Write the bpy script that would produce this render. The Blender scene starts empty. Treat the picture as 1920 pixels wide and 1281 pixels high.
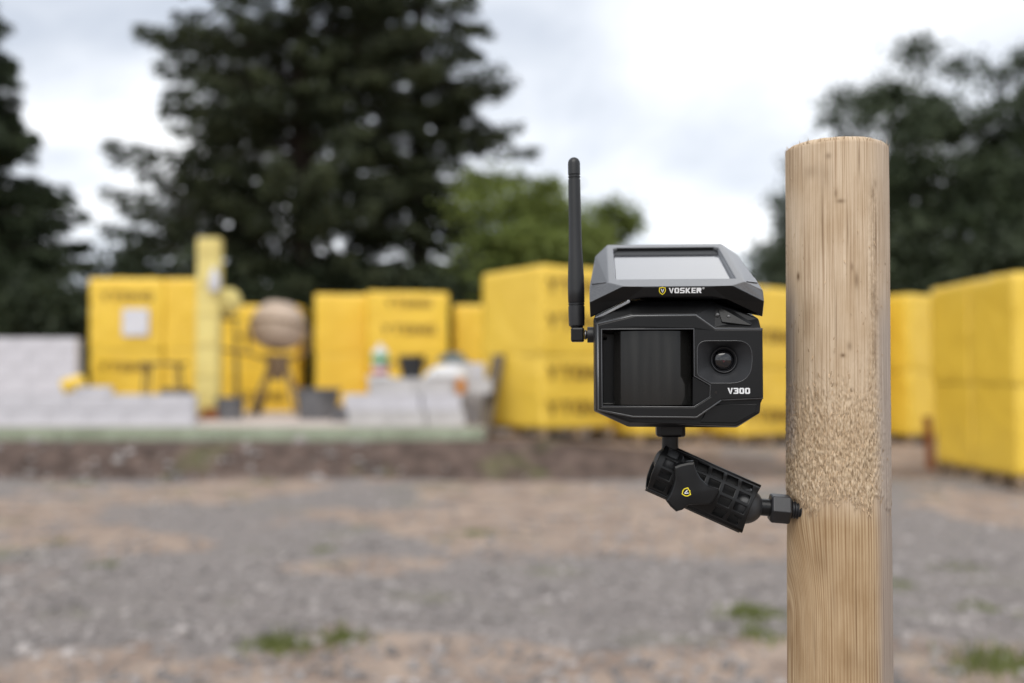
import bpy, bmesh, math, random
import numpy as np
from mathutils import Vector, Matrix
from mathutils.geometry import tessellate_polygon

random.seed(7)
rng = np.random.default_rng(11)
S = bpy.context.scene
COL = S.collection

# ------------------------------------------------------------------ camera
F = 35.0 / 36.0 * 1920.0
HC = 1.35
PITCH = math.atan(74.5 / F)
cam_d = bpy.data.cameras.new('camera')
cam_d.lens = 35.0
cam_d.sensor_width = 36.0
cam_d.clip_start = 0.02
cam_d.clip_end = 2000.0
cam_d.dof.use_dof = True
cam_d.dof.focus_distance = 0.600
cam_d.dof.aperture_fstop = 4.15
cam = bpy.data.objects.new('camera', cam_d)
COL.objects.link(cam)
cam.location = (0, 0, HC)
cam.rotation_euler = (math.pi / 2 + PITCH, 0, 0)
S.camera = cam

# ------------------------------------------------------------------ world and sun
SUN_EL, SUN_AZ = math.radians(50), math.radians(192)      # azimuth clockwise from +Y
W = bpy.data.worlds.new('World')
S.world = W
W.use_nodes = True
nt = W.node_tree
for n in list(nt.nodes):
    nt.nodes.remove(n)


def N(t, typ, **kw):
    n = t.nodes.new(typ)
    for k, v in kw.items():
        setattr(n, k, v)
    return n


wo = N(nt, 'ShaderNodeOutputWorld')
bg = N(nt, 'ShaderNodeBackground')
bg.inputs['Strength'].default_value = 0.1
sky = N(nt, 'ShaderNodeTexSky', sky_type='NISHITA')
sky.sun_disc = False
sky.sun_elevation = SUN_EL
sky.sun_rotation = SUN_AZ
tc = N(nt, 'ShaderNodeTexCoord')
sep = N(nt, 'ShaderNodeSeparateXYZ')
nt.links.new(tc.outputs['Generated'], sep.inputs[0])
zz = N(nt, 'ShaderNodeMath', operation='MAXIMUM'); zz.inputs[1].default_value = 0.0
nt.links.new(sep.outputs['Z'], zz.inputs[0])
za = N(nt, 'ShaderNodeMath', operation='ADD'); za.inputs[1].default_value = 0.22
nt.links.new(zz.outputs[0], za.inputs[0])
dx = N(nt, 'ShaderNodeMath', operation='DIVIDE')
dy = N(nt, 'ShaderNodeMath', operation='DIVIDE')
nt.links.new(sep.outputs['X'], dx.inputs[0]); nt.links.new(za.outputs[0], dx.inputs[1])
nt.links.new(sep.outputs['Y'], dy.inputs[0]); nt.links.new(za.outputs[0], dy.inputs[1])
cmb = N(nt, 'ShaderNodeCombineXYZ')
nt.links.new(dx.outputs[0], cmb.inputs[0]); nt.links.new(dy.outputs[0], cmb.inputs[1])
mp = N(nt, 'ShaderNodeMapping')
mp.inputs['Location'].default_value = (-10.178, 10.741, -2.883)
nt.links.new(cmb.outputs[0], mp.inputs['Vector'])
cn = N(nt, 'ShaderNodeTexNoise')
cn.inputs['Scale'].default_value = 1.15
cn.inputs['Detail'].default_value = 6.0
cn.inputs['Roughness'].default_value = 0.52
cn.inputs['Distortion'].default_value = 0.4
nt.links.new(mp.outputs[0], cn.inputs['Vector'])
cr = N(nt, 'ShaderNodeValToRGB')
cr.color_ramp.elements[0].position = 0.36
cr.color_ramp.elements[0].color = (0.50, 0.54, 0.61, 1)
cr.color_ramp.elements[1].position = 0.70
cr.color_ramp.elements[1].color = (1.22, 1.22, 1.22, 1)
e = cr.color_ramp.elements.new(0.53); e.color = (0.80, 0.825, 0.865, 1)
nt.links.new(cn.outputs['Fac'], cr.inputs[0])
cm = N(nt, 'ShaderNodeVectorMath', operation='SCALE')
cm.inputs['Scale'].default_value = 11.0
nt.links.new(cr.outputs[0], cm.inputs[0])
mx = N(nt, 'ShaderNodeMixRGB')
mx.inputs[0].default_value = 0.90
nt.links.new(sky.outputs[0], mx.inputs[1])
nt.links.new(cm.outputs[0], mx.inputs[2])
nt.links.new(mx.outputs[0], bg.inputs['Color'])
nt.links.new(bg.outputs[0], wo.inputs[0])

sun_d = bpy.data.lights.new('sun', 'SUN')
sun_d.energy = 1.5
sun_d.angle = math.radians(45)
sun_d.color = (1.0, 0.96, 0.9)
sun = bpy.data.objects.new('sun', sun_d)
COL.objects.link(sun)
sv = Vector((math.sin(SUN_AZ) * math.cos(SUN_EL), math.cos(SUN_AZ) * math.cos(SUN_EL), math.sin(SUN_EL)))
sun.rotation_euler = sv.to_track_quat('Z', 'Y').to_euler()

S.view_settings.view_transform = 'Standard'
S.view_settings.look = 'None'
S.view_settings.exposure = 0.36
S.view_settings.gamma = 1.0
S.view_settings.use_curve_mapping = False
S.render.engine = 'CYCLES'
S.cycles.use_denoising = True
S.cycles.max_bounces = 8
S.cycles.transparent_max_bounces = 8


# ------------------------------------------------------------------ measuring
def ray(u, v):
    x = (u - 960.0) / F
    y = (640.5 - v) / F
    c, s = math.cos(PITCH), math.sin(PITCH)
    return Vector((x, c - y * s, s + y * c))


def at(u, v, Y):
    d = ray(u, v)
    return Vector((0, 0, HC)) + d * (Y / d.y)


def wx(u, Y):
    return at(u, 715, Y).x


# ------------------------------------------------------------------ building helpers
def tag(o, label=None, cat=None, group=None, kind=None):
    if label: o['label'] = label
    if cat: o['category'] = cat
    if group: o['group'] = group
    if kind: o['kind'] = kind
    return o


def empty(name, loc=(0, 0, 0), rz=0.0):
    o = bpy.data.objects.new(name, None)
    o.empty_display_size = 0.05
    COL.objects.link(o)
    o.location = loc
    o.rotation_euler = (0, 0, rz)
    return o


def link(name, me, mat=None, parent=None, loc=None, rot=None):
    o = bpy.data.objects.new(name, me)
    COL.objects.link(o)
    if mat is not None and len(me.materials) == 0:
        me.materials.append(mat)
    if parent is not None:
        o.parent = parent
    if loc is not None: o.location = loc
    if rot is not None: o.rotation_euler = rot
    return o


def mesh(verts, faces, smooth=False, recalc=True):
    me = bpy.data.meshes.new('m')
    me.from_pydata([tuple(v) for v in verts], [], [tuple(f) for f in faces])
    if recalc:
        bm = bmesh.new(); bm.from_mesh(me)
        bmesh.ops.remove_doubles(bm, verts=bm.verts, dist=1e-7)
        bmesh.ops.recalc_face_normals(bm, faces=bm.faces)
        bm.to_mesh(me); bm.free()
    if smooth:
        me.polygons.foreach_set('use_smooth', [True] * len(me.polygons))
    return me


def quads_np(V, Fq, smooth=False):
    """V (n,3) float, Fq (m,k) int"""
    me = bpy.data.meshes.new('m')
    m, k = Fq.shape
    me.vertices.add(len(V)); me.vertices.foreach_set('co', np.asarray(V, np.float32).ravel())
    me.loops.add(m * k); me.loops.foreach_set('vertex_index', np.asarray(Fq, np.int32).ravel())
    me.polygons.add(m)
    me.polygons.foreach_set('loop_start', np.arange(0, m * k, k, dtype=np.int32))
    me.polygons.foreach_set('loop_total', np.full(m, k, np.int32))
    if smooth:
        me.polygons.foreach_set('use_smooth', np.ones(m, bool))
    me.update(calc_edges=True)
    return me


def attr(me, name, vals):
    a = me.attributes.new(name, 'FLOAT', 'POINT')
    a.data.foreach_set('value', np.asarray(vals, np.float32).ravel())


class B:
    """collects shapes into one mesh"""
    def __init__(s): s.v = []; s.f = []

    def add(s, vs, fs):
        o = len(s.v)
        s.v += [Vector(v) for v in vs]
        s.f += [tuple(i + o for i in f) for f in fs]
        return s

    def box(s, c, d, M=None):
        x, y, z = d[0] / 2, d[1] / 2, d[2] / 2
        vs = [Vector((a * x, b * y, e * z)) for a in (-1, 1) for b in (-1, 1) for e in (-1, 1)]
        if M is not None: vs = [M @ v for v in vs]
        vs = [v + Vector(c) for v in vs]
        return s.add(vs, [(0, 1, 3, 2), (4, 6, 7, 5), (0, 4, 5, 1), (2, 3, 7, 6), (0, 2, 6, 4), (1, 5, 7, 3)])

    def tube(s, pts, rad, n=12, cap=True):
        pts = [Vector(p) for p in pts]
        if not hasattr(rad, '__len__'): rad = [rad] * len(pts)
        rings = []
        t0 = (pts[1] - pts[0]).normalized()
        a = t0.orthogonal().normalized()
        for i, p in enumerate(pts):
            t = (pts[min(i + 1, len(pts) - 1)] - pts[max(i - 1, 0)])
            t = t.normalized() if t.length > 1e-9 else t0
            a = (a - t * a.dot(t)).normalized()
            b = t.cross(a)
            rings.append([p + (a * math.cos(2 * math.pi * k / n) + b * math.sin(2 * math.pi * k / n)) * rad[i] for k in range(n)])
        return s.loft(rings, cap, cap)

    def loft(s, rings, cap0=True, cap1=True, closed=True):
        n = len(rings[0]); vs = [v for r in rings for v in r]; fs = []
        for i in range(len(rings) - 1):
            for k in range(n if closed else n - 1):
                k2 = (k + 1) % n
                fs.append((i * n + k, i * n + k2, (i + 1) * n + k2, (i + 1) * n + k))
        if cap0: fs.append(tuple(range(n))[::-1])
        if cap1: fs.append(tuple((len(rings) - 1) * n + k for k in range(n)))
        return s.add(vs, fs)

    def lathe(s, prof, O, ax, n=32):
        """prof: (radius, distance along axis)"""
        ax = Vector(ax).normalized(); a = ax.orthogonal().normalized(); b = ax.cross(a); O = Vector(O)
        rings = [[O + ax * h + (a * math.cos(2 * math.pi * k / n) + b * math.sin(2 * math.pi * k / n)) * max(r, 1e-5) for k in range(n)] for r, h in prof]
        return s.loft(rings)

    def prism(s, poly, f0, f1):
        """poly 2d; f0/f1 map (x,y)->3d for the two faces"""
        r0 = [f0(*p) for p in poly]; r1 = [f1(*p) for p in poly]
        return s.loft([r0, r1])

    def flat(s, poly, fn, holes=()):
        loops = [poly] + list(holes)
        tri = tessellate_polygon([[Vector((p[0], p[1], 0)) for p in l] for l in loops])
        allp = [p for l in loops for p in l]
        return s.add([fn(*p) for p in allp], [tuple(t) for t in tri])

    def build(s, name, mat, parent=None, smooth=False, bevel=0, seg=2, angle=35, loc=None, rot=None, auto=None):
        me = mesh(s.v, s.f, smooth)
        o = link(name, me, mat, parent, loc, rot)
        if auto is not None:
            me.polygons.foreach_set('use_smooth', [True] * len(me.polygons))
            me.set_sharp_from_angle(angle=math.radians(auto))
        if bevel:
            m = o.modifiers.new('bevel', 'BEVEL')
            m.width = bevel; m.segments = seg; m.limit_method = 'ANGLE'; m.angle_limit = math.radians(angle)
            m.use_clamp_overlap = True
            m.harden_normals = False
        return o


# ------------------------------------------------------------------ materials
def mat(name, c1, c2=None, scale=6.0, rough=0.6, bump=0.0, bscale=None, c3=None, detail=5.0, spec=0.5, metal=0.0,
        coat=0.0, lo=0.35, hi=0.65, stretch=None, island=0.0, sheen=0.0, bdist=0.01, transl=0.0):
    m = bpy.data.materials.new(name); m.use_nodes = True
    t = m.node_tree
    b = t.nodes['Principled BSDF']
    b.inputs['Roughness'].default_value = rough
    b.inputs['Specular IOR Level'].default_value = spec
    b.inputs['Metallic'].default_value = metal
    b.inputs['Coat Weight'].default_value = coat
    b.inputs['Sheen Weight'].default_value = sheen
    b.inputs['Sheen Roughness'].default_value = 0.25
    b.inputs['Sheen Tint'].default_value = (0.85, 0.9, 1.0, 1.0)
    tcn = N(t, 'ShaderNodeTexCoord')
    src = tcn.outputs['Object']
    if stretch:
        mpn = N(t, 'ShaderNodeMapping'); mpn.inputs['Scale'].default_value = stretch
        t.links.new(src, mpn.inputs[0]); src = mpn.outputs[0]
    col = None
    if c2 is None:
        c2 = tuple(x * 0.82 for x in c1)
    nz = N(t, 'ShaderNodeTexNoise')
    nz.inputs['Scale'].default_value = scale; nz.inputs['Detail'].default_value = detail
    t.links.new(src, nz.inputs['Vector'])
    r = N(t, 'ShaderNodeValToRGB')
    r.color_ramp.elements[0].position = lo; r.color_ramp.elements[0].color = (*c2, 1)
    r.color_ramp.elements[1].position = hi; r.color_ramp.elements[1].color = (*c1, 1)
    if c3 is not None:
        el = r.color_ramp.elements.new((lo + hi) / 2); el.color = (*c3, 1)
    t.links.new(nz.outputs['Fac'], r.inputs[0])
    col = r.outputs[0]
    if island > 0:
        g = N(t, 'ShaderNodeNewGeometry')
        mr = N(t, 'ShaderNodeMapRange')
        mr.inputs['To Min'].default_value = 1 - island; mr.inputs['To Max'].default_value = 1 + island
        t.links.new(g.outputs['Random Per Island'], mr.inputs['Value'])
        vm = N(t, 'ShaderNodeVectorMath', operation='SCALE')
        t.links.new(col, vm.inputs[0]); t.links.new(mr.outputs[0], vm.inputs['Scale'])
        col = vm.outputs[0]
    t.links.new(col, b.inputs['Base Color'])
    if transl > 0:
        tr = N(t, 'ShaderNodeBsdfTranslucent'); ms = N(t, 'ShaderNodeMixShader'); ms.inputs[0].default_value = transl
        t.links.new(col, tr.inputs[0]); t.links.new(b.outputs[0], ms.inputs[1]); t.links.new(tr.outputs[0], ms.inputs[2])
        t.links.new(ms.outputs[0], t.nodes['Material Output'].inputs[0])
    if bump:
        n2 = N(t, 'ShaderNodeTexNoise'); n2.inputs['Scale'].default_value = bscale or scale * 4; n2.inputs['Detail'].default_value = 4
        t.links.new(src, n2.inputs['Vector'])
        bp = N(t, 'ShaderNodeBump'); bp.inputs['Strength'].default_value = bump; bp.inputs['Distance'].default_value = bdist
        t.links.new(n2.outputs['Fac'], bp.inputs['Height']); t.links.new(bp.outputs[0], b.inputs['Normal'])
    return m


MT = {}
MT['plastic'] = mat('textured_black_plastic', (0.0070, 0.0072, 0.0078), (0.0055, 0.0056, 0.006), 60, 0.34, 0.25, 1500, bdist=0.0002, spec=0.30)
MT['plastic_lid'] = mat('grained_plastic_sheen', (0.078, 0.080, 0.085), (0.055, 0.057, 0.061), 900, 0.30, 0.25, 900, bdist=0.00015, spec=1.0, sheen=0.6)
MT['plastic_smooth'] = mat('satin_black_plastic', (0.0060, 0.0062, 0.0067), (0.0045, 0.0047, 0.005), 40, 0.28, 0.1, 1500, bdist=0.0002, spec=0.30)
MT['funnel'] = mat('satin_recess_plastic', (0.030, 0.031, 0.034), (0.024, 0.025, 0.027), 60, 0.34, spec=0.7)
MT['edge'] = mat('plastic_edge_highlight', (0.035, 0.036, 0.039), (0.028, 0.029, 0.031), 60, 0.24, spec=0.9)  # lighter than the body plastic, to paint highlights along the rims
MT['ball'] = mat('ball_rubber', (0.03, 0.031, 0.033), (0.022, 0.023, 0.025), 200, 0.45, 0.3, 1500, bdist=0.0002)
MT['rubber'] = mat('antenna_rubber', (0.012, 0.0125, 0.014), (0.009, 0.0095, 0.0105), 60, 0.42, 0.1, 1800, bdist=0.0002)
MT['pir'] = mat('sensor_plastic', (0.014, 0.0132, 0.012), (0.009, 0.009, 0.0085), 18, 0.12, 0.12, 40, spec=0.4, stretch=(1, 1, 0.06), bdist=0.001)
MT['glass_dark'] = mat('lens_glass', (0.004, 0.004, 0.006), (0.003, 0.003, 0.004), 30, 0.03, coat=0.0, spec=0.8)
MT['painted_glint'] = mat('painted_glint', (0.10, 0.012, 0.02), (0.02, 0.005, 0.02), 300, 0.1)
MT['panel'] = mat('solar_glass', (0.03, 0.032, 0.045), (0.024, 0.026, 0.036), 30, 0.12, 0.02, 900, coat=1.0, spec=1.0, bdist=0.0001)
MT['white_print'] = mat('white_print', (0.78, 0.79, 0.8), (0.7, 0.71, 0.72), 200, 0.5)
MT['yellow_print'] = mat('yellow_print', (0.80, 0.66, 0.03), (0.75, 0.6, 0.02), 200, 0.5)
MT['metal'] = mat('brushed_steel', (0.30, 0.30, 0.30), (0.2, 0.2, 0.21), 80, 0.35, metal=1.0)
MT['nut'] = mat('black_coated_steel', (0.018, 0.019, 0.022), (0.012, 0.012, 0.014), 90, 0.4, 0.1, 600, bdist=0.0003)
MT['ledm'] = mat('indicator_lens', (0.16, 0.16, 0.16), (0.08, 0.08, 0.08), 200, 0.12, coat=1.0)
MT['foil'] = mat('yellow_shrink_foil', (0.82, 0.55, 0.055), (0.77, 0.50, 0.048), 1.6, 0.38, 0.5, 5, bdist=0.03)
MT['foil2'] = mat('yellow_shrink_foil_pale', (0.82, 0.56, 0.068), (0.77, 0.515, 0.058), 1.6, 0.38, 0.5, 5, bdist=0.03)
MT['foil_print'] = mat('black_foil_print', (0.30, 0.185, 0.02), (0.24, 0.145, 0.015), 9, 0.5)
MT['pallet'] = mat('pallet_wood', (0.36, 0.26, 0.17), (0.24, 0.17, 0.11), 5, 0.8, 0.3, 30, stretch=(1, 6, 6))
MT['aac'] = mat('aerated_concrete', (0.58, 0.57, 0.605), (0.50, 0.49, 0.52), 5, 0.95, 0.3, 60)
MT['aac2'] = mat('aerated_concrete_weathered', (0.52, 0.505, 0.50), (0.42, 0.405, 0.40), 4, 0.95, 0.3, 60)
MT['slab'] = mat('poured_concrete', (0.56, 0.485, 0.44), (0.48, 0.41, 0.37), 1.5, 0.9, 0.2, 30)
MT['xps'] = mat('green_insulation', (0.34, 0.38, 0.28), (0.24, 0.27, 0.19), 2.5, 0.9, 0.2, 20)
MT['bark'] = mat('bark', (0.07, 0.05, 0.04), (0.04, 0.03, 0.025), 6, 0.95, 0.5, 20)
MT['spruce'] = mat('spruce_needles', (0.062, 0.074, 0.034), (0.028, 0.036, 0.019), 0.9, 0.7, island=0.3, spec=0.25, transl=0.12)
MT['thuja'] = mat('dark_conifer_needles', (0.056, 0.075, 0.036), (0.028, 0.040, 0.021), 0.9, 0.7, island=0.3, spec=0.25, transl=0.12)
MT['leaf'] = mat('fresh_leaves', (0.20, 0.245, 0.06), (0.13, 0.17, 0.045), 0.9, 0.6, island=0.3, spec=0.3, transl=0.25)
MT['oak'] = mat('dark_leaves', (0.066, 0.088, 0.042), (0.034, 0.048, 0.026), 0.8, 0.65, island=0.3, spec=0.3, transl=0.15)
MT['hedge'] = mat('hedge_leaves', (0.040, 0.054, 0.024), (0.022, 0.031, 0.015), 0.8, 0.65, island=0.3, spec=0.3, transl=0.12)
MT['grass'] = mat('grass_blades', (0.21, 0.24, 0.075), (0.15, 0.175, 0.055), 3, 0.6, island=0.3, transl=0.3)
MT['stone'] = mat('gravel_stones', (0.33, 0.30, 0.285), (0.20, 0.182, 0.174), 3, 0.85, 0.3, 60, island=0.38)
MT['formwork'] = mat('yellow_formwork', (0.74, 0.62, 0.22), (0.64, 0.52, 0.18), 3, 0.6, 0.15, 20)
MT['drum'] = mat('cement_dusted_steel', (0.52, 0.41, 0.325), (0.42, 0.325, 0.25), 4, 0.8, 0.2, 25)
MT['rust'] = mat('rusty_steel', (0.25, 0.17, 0.10), (0.16, 0.11, 0.07), 8, 0.8)
MT['tub'] = mat('grey_tub_plastic', (0.15, 0.15, 0.16), (0.10, 0.10, 0.105), 4, 0.55)
MT['shade_liner'] = mat('shade_black', (0.006, 0.006, 0.006), (0.004, 0.004, 0.004), 60, 0.7)  # near-black stand-in for the shade inside the clamp
MT['bucket'] = mat('black_bucket_plastic', (0.03, 0.031, 0.034), (0.02, 0.02, 0.022), 4, 0.5)
MT['white_plastic'] = mat('white_plastic', (0.68, 0.68, 0.68), (0.58, 0.58, 0.59), 6, 0.45, 0.3, 12)
MT['paper'] = mat('paper_sheet', (0.66, 0.66, 0.70), (0.58, 0.58, 0.63), 6, 0.7)
MT['green_print'] = mat('green_print', (0.10, 0.34, 0.12), (0.08, 0.28, 0.10), 10, 0.5)
MT['red_print'] = mat('red_print', (0.42, 0.07, 0.06), (0.35, 0.06, 0.05), 10, 0.5)
MT['cloth'] = mat('grey_green_tarpaulin', (0.12, 0.15, 0.145), (0.08, 0.10, 0.1), 4, 0.7)
MT['plank'] = mat('weathered_plank', (0.13, 0.10, 0.065), (0.085, 0.065, 0.045), 6, 0.85)
MT['redplank'] = mat('reddish_brown_board', (0.32, 0.12, 0.035), (0.24, 0.085, 0.025), 6, 0.8)
MT['orange'] = mat('orange_plastic', (0.62, 0.25, 0.05), (0.5, 0.2, 0.04), 6, 0.5)
MT['splinter'] = mat('torn_wood_fibre', (0.54, 0.405, 0.27), (0.37, 0.26, 0.16), 120, 0.85, island=0.3, spec=0.2)


# ------------------------------------------------------------------ numpy noise
_nt = {}


def vnoise(x, y, seed, px=None):
    """smooth value noise on arrays, optional integer period px in x"""
    if seed not in _nt: _nt[seed] = np.random.default_rng(seed).random((256, 256))
    r = _nt[seed]
    xi = np.floor(x).astype(int); yi = np.floor(y).astype(int)
    fx = x - xi; fy = y - yi
    fx = fx * fx * (3 - 2 * fx); fy = fy * fy * (3 - 2 * fy)
    x0 = xi; x1 = xi + 1
    if px: x0 = x0 % px; x1 = x1 % px
    g = lambda a, b: r[a % 256, b % 256]
    return (g(x0, yi) * (1 - fx) + g(x1, yi) * fx) * (1 - fy) + (g(x0, yi + 1) * (1 - fx) + g(x1, yi + 1) * fx) * fy


def fbm(x, y, seed, o=4):
    s = 0; a = 0.5; t = 0
    for i in range(o):
        s = s + a * vnoise(x * 2 ** i, y * 2 ** i, seed + i); t += a; a *= 0.5
    return s / t


def sst(a, b, x):
    t = np.clip((x - a) / (b - a), 0, 1)
    return t * t * (3 - 2 * t)


# ------------------------------------------------------------------ ground
def ground_h(x, y):
    x = np.asarray(x, float); y = np.asarray(y, float)
    top = np.interp(x, [-30, 0.5, 2.0, 4.0, 7.0, 12], [0.45, 0.45, 0.32, 0.25, 0.22, 0.2])
    w = np.interp(x, [0, 2, 6], [0.7, 1.2, 2.6])
    st = np.interp(x, [0, 2, 6], [13.9, 14.3, 14.9]) + 0.35 * (fbm(x * 0.8 + 9, y * 0 + 3, 5, 2) - 0.5)
    h = top * sst(0, 1, (y - st) / w)
    near = 1 - sst(13.0, 15.0, y)
    h = h + near * (0.16 * (fbm(x * 0.5 + 40, y * 0.5 + 7, 21, 3) - 0.5) + 0.05 * (fbm(x * 2.2, y * 2.2 + 50, 31, 3) - 0.5)) * sst(0.3, 1.2, np.hypot(x - 0.21, y - 0.645))
    h = h + (1 - near) * 0.04 * (fbm(x * 2, y * 2, 44, 3) - 0.5)
    return h


ys = np.concatenate([np.linspace(-400, -6, 30), np.linspace(-5, 3, 30), np.linspace(3.04, 18, 360), np.linspace(18.2, 45, 90), np.linspace(47, 900, 60)])
xs = np.concatenate([np.linspace(-700, -20, 40), np.linspace(-19.5, -8.1, 50), np.linspace(-8, 9, 330), np.linspace(9.1, 20, 50), np.linspace(21, 700, 40)])
X, Y = np.meshgrid(xs, ys)
Zg = ground_h(X, Y) + 0.014 * (fbm(X * 9, Y * 9, 61, 3) - 0.5) * (1 - sst(14, 18, Y))
V = np.stack([X, Y, Zg], -1).reshape(-1, 3)
nx, ny = len(xs), len(ys)
ii = (np.arange(ny - 1)[:, None] * nx + np.arange(nx - 1)[None, :]).ravel()
me = quads_np(V, np.stack([ii, ii + 1, ii + nx + 1, ii + nx], 1), True)
# soil / gravel distribution (what the ground is made of)
gv = sst(0.42, 0.58, fbm(X * 0.55 + 3, Y * 0.55 + 1.5, 77, 4))
band = sst(4.9, 5.7, Y) * (1 - sst(7.2, 8.6, Y + 0.8 * (fbm(X * 0.7, Y * 0.7, 12, 3) - 0.5)))
gv = np.clip(0.62 * gv + 0.55 * band + 0.5 * (fbm(X * 1.7 + 9, Y * 1.7, 78, 4) - 0.5), 0, 1)
patch = np.exp(-(((X + 1.1) / 0.75) ** 2 + ((Y - 7.35) / 0.5) ** 2) ** 2)
gv = gv * (1 - 0.9 * patch)
gv = np.clip(gv * (1 - 0.8 * np.exp(-(((X + 2.1) / 0.5) ** 2 + ((Y - 4.5) / 0.35) ** 2))), 0, 1)
bank = sst(13.6, 14.0, Y) * (1 - sst(15.2, 16.0, Y)) * (1 - 0.4 * sst(1, 6, X))
attr(me, 'gravel', gv)
attr(me, 'bank', bank)
gm = bpy.data.materials.new('site_ground'); gm.use_nodes = True
t = gm.node_tree; b = t.nodes['Principled BSDF']
b.inputs['Roughness'].default_value = 0.95; b.inputs['Specular IOR Level'].default_value = 0.2
tcn = N(t, 'ShaderNodeTexCoord')
def tn(scale, det=6, rough=0.55):
    n = N(t, 'ShaderNodeTexNoise'); n.inputs['Scale'].default_value = scale; n.inputs['Detail'].default_value = det; n.inputs['Roughness'].default_value = rough
    t.links.new(tcn.outputs['Object'], n.inputs['Vector']); return n
def ramp(src, a, c0, bb, c1):
    r = N(t, 'ShaderNodeValToRGB'); r.color_ramp.elements[0].position = a; r.color_ramp.elements[0].color = (*c0, 1)
    r.color_ramp.elements[1].position = bb; r.color_ramp.elements[1].color = (*c1, 1); t.links.new(src, r.inputs[0]); return r
def mixc(f, a, bb):
    m = N(t, 'ShaderNodeMixRGB'); t.links.new(f, m.inputs[0]); t.links.new(a, m.inputs[1]); t.links.new(bb, m.inputs[2]); return m
soil = ramp(tn(2.6).outputs['Fac'], 0.35, (0.235, 0.176, 0.142), 0.62, (0.40, 0.308, 0.245))
grav = ramp(tn(16, 8, 0.7).outputs['Fac'], 0.3, (0.145, 0.130, 0.124), 0.68, (0.30, 0.27, 0.255))
fa = N(t, 'ShaderNodeAttribute', attribute_name='gravel')
nn = tn(3.2, 8, 0.62)
ad = N(t, 'ShaderNodeMath', operation='ADD'); t.links.new(fa.outputs['Fac'], ad.inputs[0]); t.links.new(nn.outputs['Fac'], ad.inputs[1])
rr = ramp(ad.outputs[0], 0.74, (0.04, 0.04, 0.04), 1.26, (0.97, 0.97, 0.97))
m1 = mixc(rr.outputs[0], soil.outputs[0], grav.outputs[0])
bk = ramp(tn(4, 6).outputs['Fac'], 0.35, (0.062, 0.045, 0.038), 0.65, (0.145, 0.105, 0.088))
fb = N(t, 'ShaderNodeAttribute', attribute_name='bank')
m2 = mixc(fb.outputs['Fac'], m1.outputs[0], bk.outputs[0])
gr = ramp(tn(1.1, 6).outputs['Fac'], 0.58, (0, 0, 0), 0.72, (0.55, 0.55, 0.55))
gc = N(t, 'ShaderNodeRGB'); gc.outputs[0].default_value = (0.13, 0.14, 0.055, 1)
m3 = mixc(gr.outputs[0], m2.outputs[0], gc.outputs[0])
t.links.new(m3.outputs[0], b.inputs['Base Color'])
bp = N(t, 'ShaderNodeBump'); bp.inputs['Strength'].default_value = 0.7; bp.inputs['Distance'].default_value = 0.02
t.links.new(tn(40, 6, 0.7).outputs['Fac'], bp.inputs['Height']); t.links.new(bp.outputs[0], b.inputs['Normal'])
g = link('ground', me, gm); tag(g, 'bare gravelly soil of the building site', 'ground', kind='structure')

# loose stones, far too many to count
ico = bmesh.new(); bmesh.ops.create_icosphere(ico, subdivisions=1, radius=1.0)
iv = np.array([v.co[:] for v in ico.verts]); ifc = np.array([[v.index for v in f.verts] for f in ico.faces]); ico.free()
ns = 15000
sy = 3.6 + 10.6 * rng.random(ns) ** 1.25
sx = (rng.random(ns) - 0.5) * (1.25 * sy + 1.0)
gsel = np.interp(sy, [3.6, 5, 7.5, 9, 14], [0.7, 1, 0.9, 0.35, 0.3])
keep = rng.random(ns) < gsel
sx, sy = sx[keep], sy[keep]; ns = len(sx)
sr = 0.009 + 0.030 * rng.random(ns) ** 3.2
# rubble heap on the bank at the left
nb = 140
bx_ = -8.0 + 6.2 * rng.random(nb); by_ = 13.7 + 1.0 * rng.random(nb)
sx = np.concatenate([sx, bx_]); sy = np.concatenate([sy, by_]); sr = np.concatenate([sr, 0.02 + 0.07 * rng.random(nb) ** 2.5]); ns = len(sx)
sz = ground_h(sx, sy) + sr * 0.25
sc3 = sr[:, None] * (0.6 + 0.8 * rng.random((ns, 3))) * np.array([1, 1, 0.7])
ang = rng.random(ns) * 6.28
jit = 1 + 0.35 * (rng.random((ns, 12, 1)) - 0.5)
pv = iv[None] * jit * sc3[:, None, :]
ca, sa = np.cos(ang)[:, None], np.sin(ang)[:, None]
pv = np.stack([pv[..., 0] * ca - pv[..., 1] * sa, pv[..., 0] * sa + pv[..., 1] * ca, pv[..., 2]], -1)
pv = pv + np.stack([sx, sy, sz], -1)[:, None, :]
fq = (ifc[None] + (np.arange(ns) * 12)[:, None, None]).reshape(-1, 3)
o = link('gravel', quads_np(pv.reshape(-1, 3), fq, False), MT['stone'])
tag(o, 'loose grey and brown stones scattered over the ground', 'gravel', kind='stuff')


# ------------------------------------------------------------------ foliage
def cards(P, D, L, Wd, jit=0.5):
    """diamond leaf cards: P centres, D long directions, L length, Wd width"""
    n = len(P)
    D = D + jit * rng.normal(size=(n, 3)); D /= np.linalg.norm(D, axis=1, keepdims=True) + 1e-9
    R = rng.normal(size=(n, 3)); Wv = np.cross(D, R); Wv /= np.linalg.norm(Wv, axis=1, keepdims=True) + 1e-9
    L = (L * (0.7 + 0.6 * rng.random(n)))[:, None]; Wd = (Wd * (0.7 + 0.6 * rng.random(n)))[:, None]
    v = np.stack([P - D * L / 2, P + Wv * Wd / 2 - D * L * .05, P + D * L / 2, P - Wv * Wd / 2 - D * L * .05], 1)
    return v.reshape(-1, 3), np.arange(n * 4).reshape(n, 4)


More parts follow.
